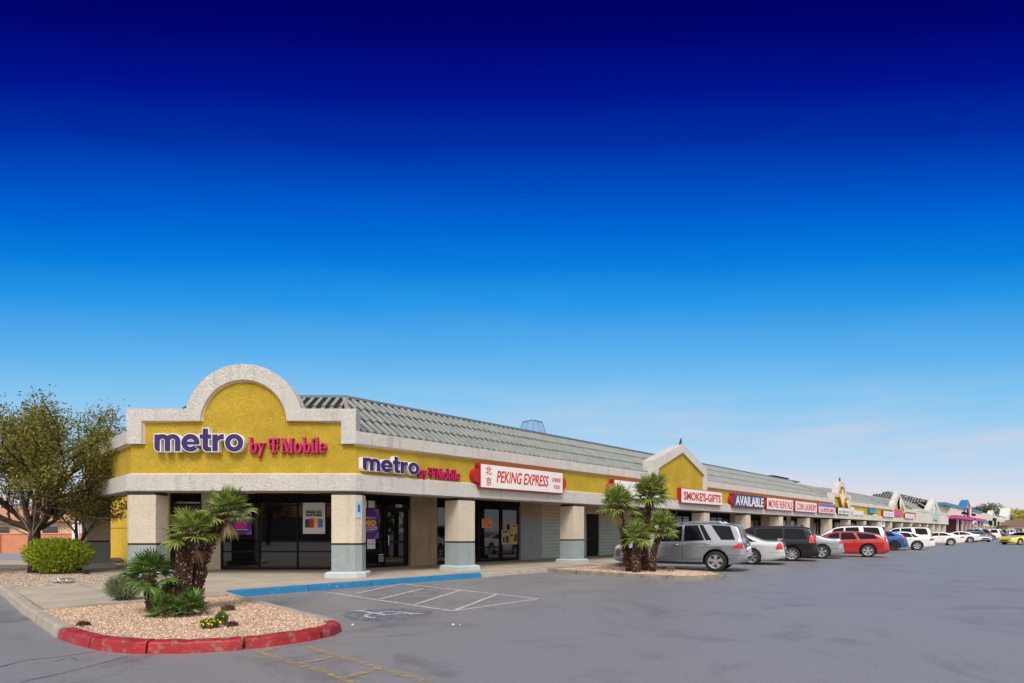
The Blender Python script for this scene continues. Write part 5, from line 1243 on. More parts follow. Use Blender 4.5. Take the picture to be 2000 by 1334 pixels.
WSUV = dict(SUV, paint=wsp, rails=(2.1, 4.2), railm=trimb, L=5.1, W=1.98, wheels=(.95, 3.95), line=False,
    top=[(0, .55), (.02, .85), (.12, 1.05), (.6, 1.13), (1.3, 1.18), (1.5, 1.24), (2.1, 1.68), (2.5, 1.80), (3.4, 1.84), (4.3, 1.82), (4.68, 1.78), (4.78, 1.70), (4.92, 1.25), (5.0, 1.02), (5.07, .78), (5.1, .5)],
    belt=[(0, .76), (1.4, 1.08), (5.1, 1.16)], glass=[(1.85, 2.72, 2.15, 2.72), (2.80, 3.62, 2.80, 3.50), (3.85, 4.68, 3.75, 4.56)], screens=[(1.55, 2.15, .95, .92), (4.76, 4.93, .86, .9)],
    seams=[(1.35, 1.5, .35), (2.76, 2.76, .34), (3.62, 3.8, .9)], tail_lamp=(4.85, 4.96, .95, 1.35, 0), tail_slant=.0, screenm=clearish)
HAT = dict(L=4.41, W=1.80, H=1.53, r=.34, gc=.19, wheels=(.90, 3.53), paint=paint('blue_paint', (.012, .09, .32), .4, .25), hz=.66, rimm=hubdark,
    top=[(0, .50), (.02, .74), (.12, .90), (.6, .99), (1.1, 1.04), (1.3, 1.09), (1.9, 1.42), (2.3, 1.53), (3.0, 1.53), (3.6, 1.45), (3.95, 1.34), (4.15, 1.12), (4.28, .98), (4.35, .75), (4.41, .45)],
    belt=[(0, .68), (1.2, .98), (2.8, 1.02), (4.41, 1.10)], glass=[(1.55, 2.32, 1.92, 2.32), (2.40, 3.0, 2.40, 2.90), (3.12, 3.66, 3.0, 3.40)], screens=[(1.33, 1.95, .95, .92), (3.95, 4.15, .86, .9)],
    seams=[(1.2, 1.3, .30), (2.36, 2.36, .30), (3.0, 3.2, .80)], handles=[(2.2, .95), (2.95, .98)], tail_lamp=(4.02, 4.22, .88, 1.12, 0), mirror=(1.7, 1.08), plate=.8, spokes=7)
WSED = dict(SED, paint=wsp, spoiler=None, L=4.8, W=1.82, wheels=(.92, 3.70), spokes=5,
    top=[(0, .45), (.03, .64), (.15, .78), (.7, .90), (1.25, .96), (1.45, 1.0), (2.15, 1.36), (2.55, 1.45), (3.0, 1.45), (3.5, 1.37), (4.1, 1.12), (4.35, 1.09), (4.66, 1.07), (4.73, .97), (4.78, .65), (4.8, .42)],
    belt=[(0, .62), (1.5, .90), (3.0, .97), (4.8, 1.0)], glass=[(1.70, 2.60, 2.12, 2.60), (2.66, 3.45, 2.66, 3.25), (3.50, 3.86, 3.30, 3.46)], screens=[(1.48, 2.2, .95, .92), (3.54, 4.08, .92, .95)],
    seams=[(1.4, 1.5, .28), (2.63, 2.63, .28), (3.5, 3.6, .80)], handles=[(2.45, .88), (3.35, .91)], tail_lamp=(4.40, 4.72, .76, .94, 0), tail_slant=.12, mirror=(1.85, .98), plate=.7)
CPE = dict(WSED, glass=[(1.70, 2.75, 2.12, 2.70), (2.80, 3.80, 2.76, 3.30)], seams=[(1.4, 1.5, .28), (3.0, 3.1, .28)], handles=[(2.85, .90)],
    top=[(0, .45), (.03, .64), (.15, .78), (.7, .88), (1.25, .94), (1.45, .98), (2.15, 1.32), (2.55, 1.40), (3.0, 1.39), (3.5, 1.31), (4.2, 1.08), (4.45, 1.07), (4.66, 1.05), (4.73, .95), (4.78, .65), (4.8, .42)])
def car(spec, px, py, label, sc=1.0, heading=None, wheel='rear', **k):
    r_ = make_car(spec, label, cat=k.pop('cat', 'car'), **k); place(r_, px, py, spec, heading=heading, scale=sc, wheel=wheel); return r_
car(SUV, 1398, 1116.3, 'silver grey estate SUV parked right of the palm clump, nearest of the row')
car(SED, 1467.5, 1103, 'bright silver sedan with small boot spoiler between grey SUV and black minivan')
car(VAN, 1546.5, 1096.3, 'black minivan with red tail lamp and dark windows', cat='van')
car(CHG, 1605, 1091.2, 'cool silver muscle sedan between the black minivan and the red wagon')
car(WAG, 1695, 1088.6, 'bright red station wagon with large alloy wheels')
car(WSUV, 1693, 1082, 'tall white SUV whose roof shows just above the red wagon')
car(HAT, 1746, 1075.4, 'blue hatchback with dark wheels right of the red wagon')
car(WSED, 1791, 1074.5, 'white sedan with five spoke wheels just right of the blue hatchback')
car(dict(WSUV, paint=wsp), 1792, 1070, 'long white SUV behind the white sedan next to the blue hatchback')
car(dict(CPE, spokes=5), 1857, 1065.3, 'low white coupe in the middle of the far white cars')
car(dict(WSED, tail_lamp=(4.40, 4.72, .80, .90, 0)), 1894.5, 1059.6, 'far white sedan just left of the brown SUV')
car(dict(SUV, paint=paint('brown_paint', (.085, .06, .05), .4)), 1921.5, 1056.7, 'far dark brown SUV beside the silver sedan that faces the camera')
car(dict(WSUV), 1938, 1054.6, 'far white SUV showing its dark side window behind the brown SUV')
car(dict(SUV, paint=paint('grey_paint', (.10, .10, .11), .4)), 1958, 1052.5, 'far dark grey SUV behind the camera facing silver sedan')
hd = Vector((.24, .97)).normalized()
car(dict(WSED, paint=paint('pale_silver_paint', (.50, .52, .54), .4), screenm=clearish), 1931, 1058.6, 'pale silver sedan facing the camera at the far end of the row', heading=hd, wheel='front', front_detail=True, group='cars in the far rows')
hd2 = Vector((.985, .17)).normalized()
car(dict(CPE, paint=paint('yellow_paint', (.85, .62, .01), .0, .25)), 1991, 1064.2, 'bright yellow sports coupe cut off by the right picture edge', heading=hd2, wheel='front', front_detail=True, group='cars in the far rows')
proto = {}
for i, (kind, px, py, label, a) in enumerate([('w', 1974, 1049.5, 'distant white SUV between the silver sedan and the yellow coupe', 15), ('w', 1985, 1048.0, 'distant white van shaped SUV above the yellow coupe bonnet', 10), ('h', 1996, 1047, 'distant blue hatchback at the right picture edge', 20),
        ('s', 1964, 1048.5, 'distant silver sedan left of the distant white SUVs', -44), ('w', 1978, 1046.5, 'most distant white SUV in the far end row', -44)]):
    sp_ = {'w': WSUV, 'h': HAT, 's': SED}[kind]; hdv = Vector((cos(radians(a)), sin(radians(a))))
    car(sp_, px, py, label, heading=hdv, group='cars in the far rows')

# ================================================================ person
def person(px, py, label):
    x0, y0 = gxy(px, py); root = empty('person', (x0, y0, 0), label, 'person')
    me = bpy.data.meshes.new('body'); V = [(0, 0, .95), (0, 0, 1.15), (0, .01, 1.38), (0, .015, 1.47), (0, .0, 1.55), (0, -.01, 1.66), (0, -.01, 1.75),
        (.10, 0, .90), (.12, -.06, .50), (.13, .02, .10), (.13, -.13, .05), (-.10, 0, .90), (-.12, .10, .52), (-.13, .24, .14), (-.13, .12, .06),
        (.18, .01, 1.40), (.24, .06, 1.14), (.22, -.06, .92), (.21, -.09, .83), (-.18, .01, 1.40), (-.24, -.04, 1.14), (-.22, -.16, .94), (-.21, -.20, .86)]
    E = [(0, 1), (1, 2), (2, 3), (3, 4), (4, 5), (5, 6), (0, 7), (7, 8), (8, 9), (9, 10), (0, 11), (11, 12), (12, 13), (13, 14), (2, 15), (15, 16), (16, 17), (17, 18), (2, 19), (19, 20), (20, 21), (21, 22)]
    R = [.15, .14, .16, .08, .055, .095, .08, .09, .065, .045, .04, .09, .065, .045, .04, .06, .045, .035, .03, .06, .045, .035, .03]
    me.from_pydata(V, E, []); o = bpy.data.objects.new('body', me); COL.objects.link(o)
    o.modifiers.new('s', 'SKIN'); o.modifiers.new('u', 'SUBSURF').levels = 1
    for v, r in zip(me.skin_vertices[0].data, R): v.radius = (r, r*.8)
    me.skin_vertices[0].data[0].use_root = True
    nm = bpy.data.meshes.new_from_object(o.evaluated_get(bpy.context.evaluated_depsgraph_get())); bpy.data.objects.remove(o)
    skin = mat('skin', (.42, .24, .16), .6)
    nm.materials.clear()
    for q in (skin, mat('grey_shirt', (.30, .30, .33), .9), mat('dark_trousers', (.05, .055, .07), .9), mat('white_shoe', (.65, .66, .72), .7)): nm.materials.append(q)
    for p in nm.polygons:
        z = p.center.z; x = abs(p.center.x); p.use_smooth = True
        p.material_index = 3 if z < .13 else 2 if z < .95 and x < .19 else 1 if (z < 1.50 and not (z < 1.15 and x > .17)) else 0
    b = bpy.data.objects.new('body', nm); COL.objects.link(b); b.parent = root
    m = MB(); m.ball((0, .015, 1.73), (.10, .105, .10), 12); h = m.build('hair', mat('dark_hair', (.015, .01, .008), .9), root, smooth=True); h.matrix_parent_inverse = Matrix()
    root.rotation_euler = (0, 0, radians(150))
    return root
person(1566.5, 1092.5, 'person in grey shirt and white shoes walking behind the black minivan')

# ================================================================ birds on the parapets
def bird(loc, label, s=1.0, ang=0):
    m = MB(); m.tube([(-.20, 0, .02), (-.10, 0, .07), (0, 0, .12), (.07, 0, .20), (.10, 0, .27), (.14, 0, .29)], [.012, .035, .06, .05, .032, .018], 8); m.tube([(.14, 0, .29), (.19, 0, .285)], [.012, .002], 5)
    m.tube([(0, .02, .08), (.01, .02, 0)], .006, 4); m.tube([(0, -.02, .08), (.01, -.02, 0)], .006, 4)
    o = m.build('bird', mat('black_feathers', (.012, .013, .018), .5), smooth=True, loc=(0, 0, 0)); o.location = loc; o.scale = (s, s, s); o.rotation_euler = (0, radians(-25), ang); tag(o, label, 'bird', 'birds on the roofline'); return o
bird(TL(19.9, .2, 6.17), 'black bird perched on the peak of the first pointed gable', 1.1, .6)
bird(TL(50.7, .2, 6.10), 'thin dark bird perched on top of the far arched gable', 1.2, 1.2)
for i, (s_, zz) in enumerate(((252, 9.1), (258, 9.1))): bird(TL(s_, 9, zz), 'dark bird above the far tiled roof, %s one' % ('left' if i == 0 else 'right'), 3.5, .5)

# ================================================================ vegetation
def leaf_mat(name, cols, rough=.55, trans=.25):
    m = bpy.data.materials.new(name); m.use_nodes = True; N = m.node_tree.nodes; L = m.node_tree.links; b = N['Principled BSDF']
    gi = N.new('ShaderNodeNewGeometry'); r = N.new('ShaderNodeValToRGB')
    while len(r.color_ramp.elements) < len(cols): r.color_ramp.elements.new(.5)
    for i, (e, c) in enumerate(zip(r.color_ramp.elements, cols)): e.position = i/(len(cols)-1); e.color = (*c, 1)
    L.new(gi.outputs['Random Per Island'], r.inputs[0]); L.new(r.outputs[0], b.inputs['Base Color']); b.inputs['Roughness'].default_value = rough
    if trans:
        tr = N.new('ShaderNodeBsdfTranslucent'); L.new(r.outputs[0], tr.inputs[0]); mx = N.new('ShaderNodeMixShader'); mx.inputs[0].default_value = trans
        L.new(b.outputs[0], mx.inputs[1]); L.new(tr.outputs[0], mx.inputs[2]); L.new(mx.outputs[0], N['Material Output'].inputs[0])
    return m
palmleaf = leaf_mat('fan_palm_leaf', [(.04, .085, .010), (.10, .165, .02), (.18, .25, .035), (.31, .36, .07), (.50, .47, .16)])
palmdark = leaf_mat('young_palm_leaf', [(.025, .06, .012), (.06, .13, .02), (.12, .21, .035), (.20, .30, .07)])
palmdry = leaf_mat('dry_frond', [(.22, .14, .06), (.36, .26, .12), (.45, .36, .18)])
petm = mat('petiole', (.16, .20, .06), .6)
trunkm = mat('palm_trunk', (.045, .022, .014), .95, var=.4, vscale=9, bump=.8, bscale=30)
bootm = leaf_mat('palm_boot', [(.04, .016, .010), (.07, .028, .018), (.10, .042, .025), (.17, .08, .045), (.55, .42, .27)], .9, 0)
def fan(mb, pet, base, d, up, size, rng, nseg=20, spread=215, droop=.25):
    """one fan leaf: petiole from base along d, then a pleated fan of narrow blades"""
    d = d.normalized(); side = d.cross(up); side = side.normalized() if side.length > .05 else d.orthogonal().normalized(); nrm = side.cross(d).normalized()
    pl = size*rng.uniform(.55, .8); hub = base+d*pl+Vector((0, 0, -pl*.06))
    pet.tube([base, base+d*pl*.5+Vector((0, 0, .01)), hub], [.011, .008, .006], 4, False)
    for k in range(nseg):
        a = radians(-spread/2+spread*k/(nseg-1)); ln = size*(.62+.38*cos(a*.75))*rng.uniform(.88, 1.06)
        v = (d*cos(a)+side*sin(a)).normalized(); w = size*.050
        pv = side*cos(a)-d*sin(a)
        fold = nrm*(w*.55)
        drop = Vector((0, 0, -1))*ln*droop*rng.uniform(.6, 1.4)
        p0 = hub; p1 = hub+v*ln*.55+nrm*(-.02)+drop*.12; p2 = hub+v*ln*.82+drop*.45; p3 = hub+v*ln+drop
        tw = rng.uniform(-.3, .3)
        mb.add([p0+pv*w*.15, p0-pv*w*.15, p1+pv*w+fold*.0, p1+fold, p1-pv*w, p2+pv*w*.6, p2+fold*.5, p2-pv*w*.6, p3],
               [(0, 2, 3), (0, 3, 1), (1, 3, 4), (2, 5, 6, 3), (3, 6, 7, 4), (5, 8, 6), (6, 8, 7)])
def palm(base, path, r0, r1, nleaf, size, label, seed, lm=None, dead=0, el=(-18, 85), group='fan palms', nseg=20, name='fan_palm', yfac=1.0):
    rng = random.Random(seed); base = Vector(base); root = empty(name, base, label, 'palm', group)
    P = [base+Vector(p) for p in path]; top = P[-1]
    # smooth the path
    Q = []
    for i in range(len(P)-1):
        for t in (0, .25, .5, .75): Q.append(P[i].lerp(P[i+1], t))
    Q.append(top)
    if len(Q) > 4:
        for _ in range(3): Q = [Q[0]]+[(Q[i-1]+Q[i]*2+Q[i+1])/4 for i in range(1, len(Q)-1)]+[Q[-1]]
    n = len(Q); m = MB(); m.tube([q-Vector((0, 0, .05)) if i == 0 else q for i, q in enumerate(Q)], [r0+(r1-r0)*i/(n-1)+.01*sin(i*2.1) for i in range(n)], 12); m.build('trunk', trunkm, root, smooth=True)
    m = MB(); ln = sum((Q[i+1]-Q[i]).length for i in range(n-1)); cnt = int(520*ln*(r0+r1)/.18*.5)
    for k in range(cnt):
        t = rng.random()*(n-1); i = int(t); c = Q[i].lerp(Q[i+1], t-i); ax = (Q[i+1]-Q[i]).normalized(); r = r0+(r1-r0)*t/(n-1)
        a = rng.uniform(0, 2*pi); s1 = ax.orthogonal().normalized(); s2 = ax.cross(s1); out = s1*cos(a)+s2*sin(a); tang = ax.cross(out)
        p = c+out*(r*.9); h = rng.uniform(.035, .075); w = rng.uniform(.010, .02); o_ = rng.uniform(.02, .05)
        m.add([p-tang*w, p+tang*w, p+ax*h+out*o_+tang*w*.5, p+ax*h+out*o_-tang*w*.5, p+ax*h*.5+out*(o_+.012)], [(0, 1, 4), (1, 2, 4), (2, 3, 4), (3, 0, 4)])
    m.build('trunk_fibre', bootm, root)
    m = MB(); pt = MB(); ga = pi*(3-sqrt(5))
    for k in range(nleaf):
        f = (k+.5)/nleaf; e = radians(el[1]+(el[0]-el[1])*f**.85+rng.uniform(-9, 9)); a = k*ga+rng.uniform(-.3, .3)
        d = Vector((cos(a)*cos(e), sin(a)*cos(e)*yfac, sin(e)))
        fan(m, pt, top+Vector((0, 0, -.10*f)), d, Vector((rng.uniform(-.3, .3), rng.uniform(-.3, .3), 1)), size*rng.uniform(.85, 1.1), rng, nseg, droop=.12+.28*f)
    m.build('crown', lm or palmleaf, root); pt.build('leaf_stalks', petm, root)
    if dead:
        m = MB(); pt = MB()
        for k in range(dead):
            a = rng.uniform(0, 2*pi); e = radians(rng.uniform(-75, -50)); d = Vector((cos(a)*cos(e), sin(a)*cos(e), sin(e)))
            fan(m, pt, top-Vector((0, 0, .1)), d, Vector((0, 0, 1)), size*.8, rng, 8, 70, .5)
        m.build('dead_fronds', palmdry, root); pt.build('dead_stalks', palmdry, root)
    return root
def P3(px, py, Y): return Vector(((px-1000)/F_*Y, Y, 1.5+(H_-py)/F_*Y))
def palm_px(bpx, Y, zb, pts, crown, r0, r1, nleaf, sizepx, label, seed, **k):
    """trunk base under pixel column bpx at depth Y; pts: trunk points given by picture position at the same depth"""
    b = Vector(((bpx-1000)/F_*Y, Y, zb)); path = [Vector((0, 0, 0))]+[P3(x, y, Y+dy)-b for x, y, dy in pts]+[P3(crown[0], crown[1], Y+crown[2])-b]
    return palm(b, path, r0, r1, nleaf, sizepx/F_*Y, label, seed, **k)
ni = 'fan palms of the near island'; fi = 'fan palms of the small island'
palm_px(353, 9.75, .11, [(356, 1110, 0)], (374, 1036, -.1), .115, .105, 22, 36, 'left of the two tall fan palms in the near gravel island, with shaggy brown trunk', 11, group=ni, dead=1, el=(-8, 82))
palm_px(381, 10.0, .11, [(388, 1110, 0), (405, 1065, .05)], (443, 993, .1), .105, .08, 22, 35, 'right hand leaning fan palm of the near island with hanging dry fronds', 12, group=ni, dead=4, el=(-8, 85))
palm_px(300, 9.6, .11, [], (293, 1122, 0), .085, .08, 20, 38, 'low fan palm with short trunk at the left of the near palm group', 13, lm=palmdark, group=ni, el=(-15, 82))
palm_px(322, 9.15, .11, [], (322, 1190, 0), .05, .04, 18, 27, 'dark spiky palm seedling at the foot of the near palm group, left one', 14, lm=palmdark, group=ni, el=(5, 85))
palm_px(372, 9.25, .11, [], (370, 1184, 0), .05, .04, 16, 27, 'dark spiky palm seedling at the foot of the near palm group, right one', 15, lm=palmdark, group=ni, el=(5, 85))
palm_px(345, 10.3, .11, [], (338, 1160, 0), .05, .04, 12, 26, 'dark palm seedling behind the shaggy trunks of the near island', 16, lm=palmdark, group=ni, el=(5, 85))
palm_px(1230, 19.6, .10, [(1222, 1070, 0), (1213, 1020, 0)], (1208, 984, 0), .115, .10, 30, 29, 'left tall fan palm of the small island clump', 21, group=fi, dead=1, nseg=18)
palm_px(1258, 20.0, .10, [(1260, 1060, 0), (1264, 1005, 0)], (1272, 964, 0), .115, .115, 30, 29, 'tallest middle fan palm of the small island clump', 22, group=fi, dead=1, nseg=18)
palm_px(1243, 19.1, .10, [(1243, 1080, 0)], (1244, 1046, 0), .125, .11, 24, 25, 'short front fan palm of the small island clump', 23, group=fi, nseg=18, el=(-25, 85))
palm_px(1275, 19.4, .10, [(1276, 1075, 0)], (1294, 1030, 0), .10, .085, 24, 25, 'right leaning fan palm of the small island clump', 24, group=fi, nseg=18)
palm_px(1251, 20.6, .10, [(1250, 1060, 0)], (1246, 1018, 0), .10, .09, 16, 18, 'half hidden dark fan palm in the middle of the small island clump', 25, group=fi, lm=palmdark, nseg=16)

def shrub(name, c, R, n, lm, ll, lw, label, cat, seed, up=.5, stems=14, shell=.55, stemm=None, flower=None, droop=0, arch=False):
    rng = random.Random(seed); c = Vector(c); root = empty(name, c, label, cat)
    twig = stemm or mat('shrub_stem', (.08, .05, .03), .9)
    lump = [(Vector((rng.gauss(0, 1), rng.gauss(0, 1), rng.gauss(0, .8))).normalized(), rng.uniform(.75, 1.12)) for _ in range(26)]
    def rad(d): return sum(l*max(0, d.dot(v))**6 for v, l in lump)/max(1e-6, sum(max(0, d.dot(v))**6 for v, l in lump))
    m = MB(); ctr = c+Vector((0, 0, R[2]))
    for k in range(n):
        d = Vector((rng.gauss(0, 1), rng.gauss(0, 1), rng.gauss(0, 1))).normalized(); rr = rad(d)*(shell+(1-shell)*rng.random()**.5)*rng.uniform(.85, 1.06)
        p = ctr+Vector((d.x*R[0], d.y*R[1], d.z*R[2]))*rr
        if p.z < c.z+.02: continue
        ax = (d*1.0+Vector((rng.gauss(0, .5), rng.gauss(0, .5), rng.gauss(0, .5)+up))).normalized(); sd_ = ax.cross(Vector((rng.gauss(0, 1), rng.gauss(0, 1), rng.gauss(0, 1)))).normalized(); l = ll*rng.uniform(.6, 1.3)
        nn = ax.cross(sd_)
        mid = p+ax*l*.5+nn*l*.08; tip = p+ax*l+Vector((0, 0, -droop*l))
        m.add([p, mid+sd_*lw, tip, mid-sd_*lw], [(0, 1, 2), (0, 2, 3)])
    m.build('foliage', lm, root)
    m = MB()
    for k in range(stems):
        a = rng.uniform(0, 2*pi); e = rng.uniform(.3, .95); tip = ctr+Vector((cos(a)*R[0]*e, sin(a)*R[1]*e, rng.uniform(-.2, .7)*R[2])); b = c+Vector((cos(a)*.1, sin(a)*.1, -.02)); mid = b.lerp(tip, .5)+Vector((0, 0, .05))
        m.tube([b, mid, tip], [.014, .009, .004], 4, False)
    m.build('stems', twig, root)
    if flower:
        fm, cnt, fr = flower; m = MB()
        for k in range(cnt):
            d = Vector((rng.gauss(0, 1), rng.gauss(0, 1), abs(rng.gauss(0, 1)))).normalized(); m.ball(ctr+Vector((d.x*R[0], d.y*R[1], d.z*R[2]))*1.03, (fr, fr, fr*.7), 6)
        m.build('flowers', fm, root)
    return root
limeleaf = leaf_mat('lime_leaf', [(.06, .11, .006), (.18, .27, .010), (.36, .44, .02), (.50, .55, .04), (.62, .62, .10)])
greyleaf = leaf_mat('grey_green_leaf', [(.10, .15, .06), (.18, .24, .11), (.28, .33, .18), (.36, .40, .25)])
q = gxy(94, 1122, .13)
shrub('lime_bush', (q[0], q[1]+.35, .13), (1.0, .8, .56), 9000, limeleaf, .13, .016, 'rounded lime green bush on the brown gravel below the tree', 'bush', 31, up=.8, shell=.42)
q = gxy(255, 1172, .12)
shrub('feathery_shrub', (q[0], q[1]-.2, .12), (.36, .34, .27), 6000, greyleaf, .055, .0035, 'pale grey green feathery shrub behind the low palm', 'shrub', 32, up=.6, shell=.3, stems=30)
q = gxy(340, 1140, .12)
shrub('feathery_shrub', (-6.55, 11.2, .12), (.30, .25, .25), 2500, greyleaf, .055, .0035, 'pale feathery shrub half hidden behind the shaggy palm trunks', 'shrub', 36, up=.6, shell=.3, stems=20)
q = gxy(406, 1229, .12)
yfl = mat('yellow_petals', (.80, .55, .01), .6)
shrub('flowering_plant', (q[0], q[1]+.06, .12), (.15, .10, .065), 900, leaf_mat('flower_leaf', [(.06, .12, .02), (.14, .22, .04)]), .03, .007, 'low plant thick with yellow flower heads on the pink gravel', 'flowers', 33, flower=(yfl, 46, .014))
q = gxy(430, 1222, .12)
shrub('flowering_plant', (q[0], q[1]+.05, .12), (.08, .07, .10), 700, leaf_mat('flower_leaf2', [(.10, .18, .03), (.2, .28, .06)]), .035, .007, 'taller leafy green plant right of the yellow flower heads', 'plant', 34, flower=(yfl, 7, .014), up=1)
drym = leaf_mat('dry_leaf', [(.06, .025, .018), (.12, .06, .04), (.18, .11, .07)], trans=0)
for px, py, sz_, lab, sd in ((445, 1193, .10, 'dry brown tuft near the back edge of the gravel island', 35), (452, 1224, .06, 'small withered stalks right of the yellow flowers', 37), (163, 1223, .05, 'flat brown withered tuft near the left of the gravel island', 38)):
    q = gxy(px, py, .12); shrub('dry_tuft', (q[0], q[1], .115), (sz_*1.2, sz_, sz_*.45), 260, drym, .06, .004, lab, 'dry plant', sd, up=.8, shell=.1, stems=10, stemm=mat('dry_stem', (.08, .04, .025), .9))
q = gxy(1310, 1116, .12); shrub('weed', (q[0], q[1], .11), (.13, .12, .08), 240, greyleaf, .06, .006, 'small pale weed on the gravel right of the palm clump', 'weed', 39, stems=6)
# litter
bag = MB(); q = gxy(122, 1139, .14); rr_ = random.Random(5); ct = Vector((q[0], q[1], .20))
for i in range(3):
    a = MB(); a.ball((ct.x-.15+.16*i, ct.y+.02*i, ct.z), (.13, .09, .06), 14); bag.add([(x+rr_.uniform(-.015, .015), y+rr_.uniform(-.015, .015), z+rr_.uniform(-.015, .015)) for x, y, z in a.v], a.f)
bo = bag.build('plastic_bag', mat('thin_plastic', (.55, .55, .56), .25, trans=.75), smooth=True); tag(bo, 'crumpled clear plastic bag on the gravel under the lime bush', 'litter')
for px, py, lab, s_ in ((398, 1202, 'white crumpled paper at the right foot of the near palms', .05), (885, 1191+30, 'small pale cream crumb of litter on the asphalt left of centre', .035), (898, 1221, 'second pale litter scrap on the asphalt', .02), (689, 1221, 'yellowish white litter scrap on the asphalt right of the red kerb', .03), (1090, 0, '', 0)):
    if not s_: continue
    q = gxy(px, py, .0 if px > 600 else .12); z = .005 if px > 600 else .13; m = MB(); rg = random.Random(px)
    V = [(q[0]+s_*cos(i*1.05)*rg.uniform(.6, 1.1), q[1]+s_*sin(i*1.05)*rg.uniform(.6, 1.1), z) for i in range(6)]+[(q[0], q[1], z+s_*.8)]
    m.add(V, [(i, (i+1) % 6, 6) for i in range(6)]); o = m.build('litter', mat('paper', (.62, .60, .54), .8)); tag(o, lab, 'litter')
# ------------------------------------------------ trees
barkm = mat('tree_bark', (.045, .03, .022), .95, var=.4, vscale=8, bump=.8, bscale=25); palebark = mat('pale_bark', (.24, .18, .12), .9, var=.3, vscale=6)
def make_tree(name, base, label, seed, trunk_pts, limbs, levels, leafm, ll, lw, per_tip, spread, group=None, bare=0, r0=.19, ratio=.72, size=1.0, scatter=.28, twigm=None):
    rng = random.Random(seed); base = Vector(base); root = empty(name, base, label, 'tree', group)
    tr = MB(); br = MB(); tips = []
    TP = [base+Vector(p) for p in trunk_pts]; tr.tube(TP, [r0*(1-.25*i/(len(TP)-1)) for i in range(len(TP))], 10)
    def grow(p, d, ln, r, lev):
        n = 4; pts = [p]; q = p; dd = d.normalized()
        for i in range(n):
            dd = (dd+Vector((rng.gauss(0, .16), rng.gauss(0, .16), rng.gauss(0, .12)+(.06 if lev < 3 else 0)))).normalized(); q = q+dd*ln/n; pts.append(q)
        mbx = tr if lev == 0 else br
        mbx.tube(pts, [r*(1-.35*i/n) for i in range(n+1)], 8 if lev < 2 else 5 if lev < 3 else 4, False)
        if lev >= levels-1:
            tips.append((q, dd)); 
        if lev >= levels-2:
            for t in pts[2:]: tips.append((t, dd))
        if lev >= levels: return
        k = 3 if lev < 2 else rng.choice((2, 3, 3))
        for i in range(k):
            a = rng.uniform(0, 2*pi); s1 = dd.orthogonal().normalized(); s2 = dd.cross(s1); sp_ = rng.uniform(.45, .95)*spread
            nd = (dd+(s1*cos(a)+s2*sin(a))*sp_).normalized(); grow(pts[-1] if i < 2 else pts[2], nd, ln*rng.uniform(.62, .85), r*ratio*.8, lev+1)
    for (d, ln, r) in limbs: grow(TP[-1], Vector(d), ln*size, r, 0)
    tr.build('trunk', barkm, root, smooth=True); br.build('branches', twigm or barkm, root, smooth=True)
    m = MB()
    for p, dd in tips:
        if rng.random() < bare: continue
        for k in range(per_tip):
            c = p+Vector((rng.gauss(0, scatter), rng.gauss(0, scatter), rng.gauss(0, scatter*.75)))*size
            ax = (dd*.4+Vector((rng.gauss(0, .6), rng.gauss(0, .6), rng.gauss(0, .6)-.1))).normalized(); sd_ = ax.orthogonal(); sd_ = (sd_*rng.uniform(-1, 1)+ax.cross(sd_)*rng.uniform(-1, 1)).normalized(); l = ll*rng.uniform(.6, 1.3)
            m.add([c, c+ax*l*.5+sd_*lw, c+ax*l, c+ax*l*.5-sd_*lw], [(0, 1, 2), (0, 2, 3)])
    m.build('crown', leafm, root)
    return root
oliveleaf = leaf_mat('olive_leaf', [(.045, .06, .008), (.10, .115, .014), (.19, .19, .025), (.31, .29, .045), (.44, .33, .09)], trans=.35)
tb = P3(68, 1060, 18.6); tb = Vector((tb.x, 18.6, .12))
make_tree('street_tree', tb, 'large olive green tree with dark crooked limbs left of the corner shop', 5, [(0, 0, 0), (.03, 0, .5), (-.02, 0, 1.0), (.0, 0, 1.35)],
    [((-.85, -.1, .55), 1.5, .12), ((-.25, .2, 1), 1.5, .13), ((.75, .0, .75), 1.5, .12), ((.95, -.2, .95), 1.3, .07), ((-.2, -.5, 1.0), 1.4, .08), ((-1.0, .3, .8), 1.7, .08), ((1.0, -.30, .62), 1.75, .09), ((1.0, .1, .38), 1.4, .07), ((-1.0, -.2, .42), 1.3, .07)], 4, oliveleaf, .115, .021, 15, .85, bare=.16, r0=.20, scatter=.17, size=1.05)
# pale leafless lower shoots beside the trunk
m = MB(); rg = random.Random(8)
def shoot(p, d, ln, r, lev):
    pts = [p]; q = p
    for i in range(4): d = (d+Vector((rg.gauss(0, .13), rg.gauss(0, .13), rg.gauss(0, .1)))).normalized(); q = q+d*ln/4; pts.append(q)
    m.tube(pts, [r*(1-.5*i/4) for i in range(5)], 5, False)
    if lev < 4:
        for i in range(3): shoot(pts[2+i % 3], (d+Vector((rg.gauss(0, .55), rg.gauss(0, .55), rg.gauss(0, .4)))).normalized(), ln*.62, r*.55, lev+1)
tree_ = [o for o in COL.objects if o.name.startswith('street_tree')][0]
for d in ((-.9, -.3, 1.1), (-.4, -.5, 1.5), (.2, -.6, 1.6), (.6, -.5, 1.2), (-1.2, -.4, .8), (.9, -.3, 1.0)): shoot(tb+Vector((0, -.1, 1.2)), Vector(d).normalized(), 1.55, .028, 0)
m.build('pale_twigs', palebark, tree_, smooth=True)
make_tree('street_tree', (tb.x+.75, tb.y+.9, .12), 'smaller pale trunked tree right behind the large crooked tree', 9, [(0, 0, 0), (.05, 0, .5), (.02, 0, .9)], [((-.5, 0, 1), 1.1, .06), ((.5, .1, 1), 1.2, .06), ((.1, .3, 1), 1.2, .06)], 4, oliveleaf, .09, .015, 9, .8, r0=.09, scatter=.16, size=.68, twigm=palebark)
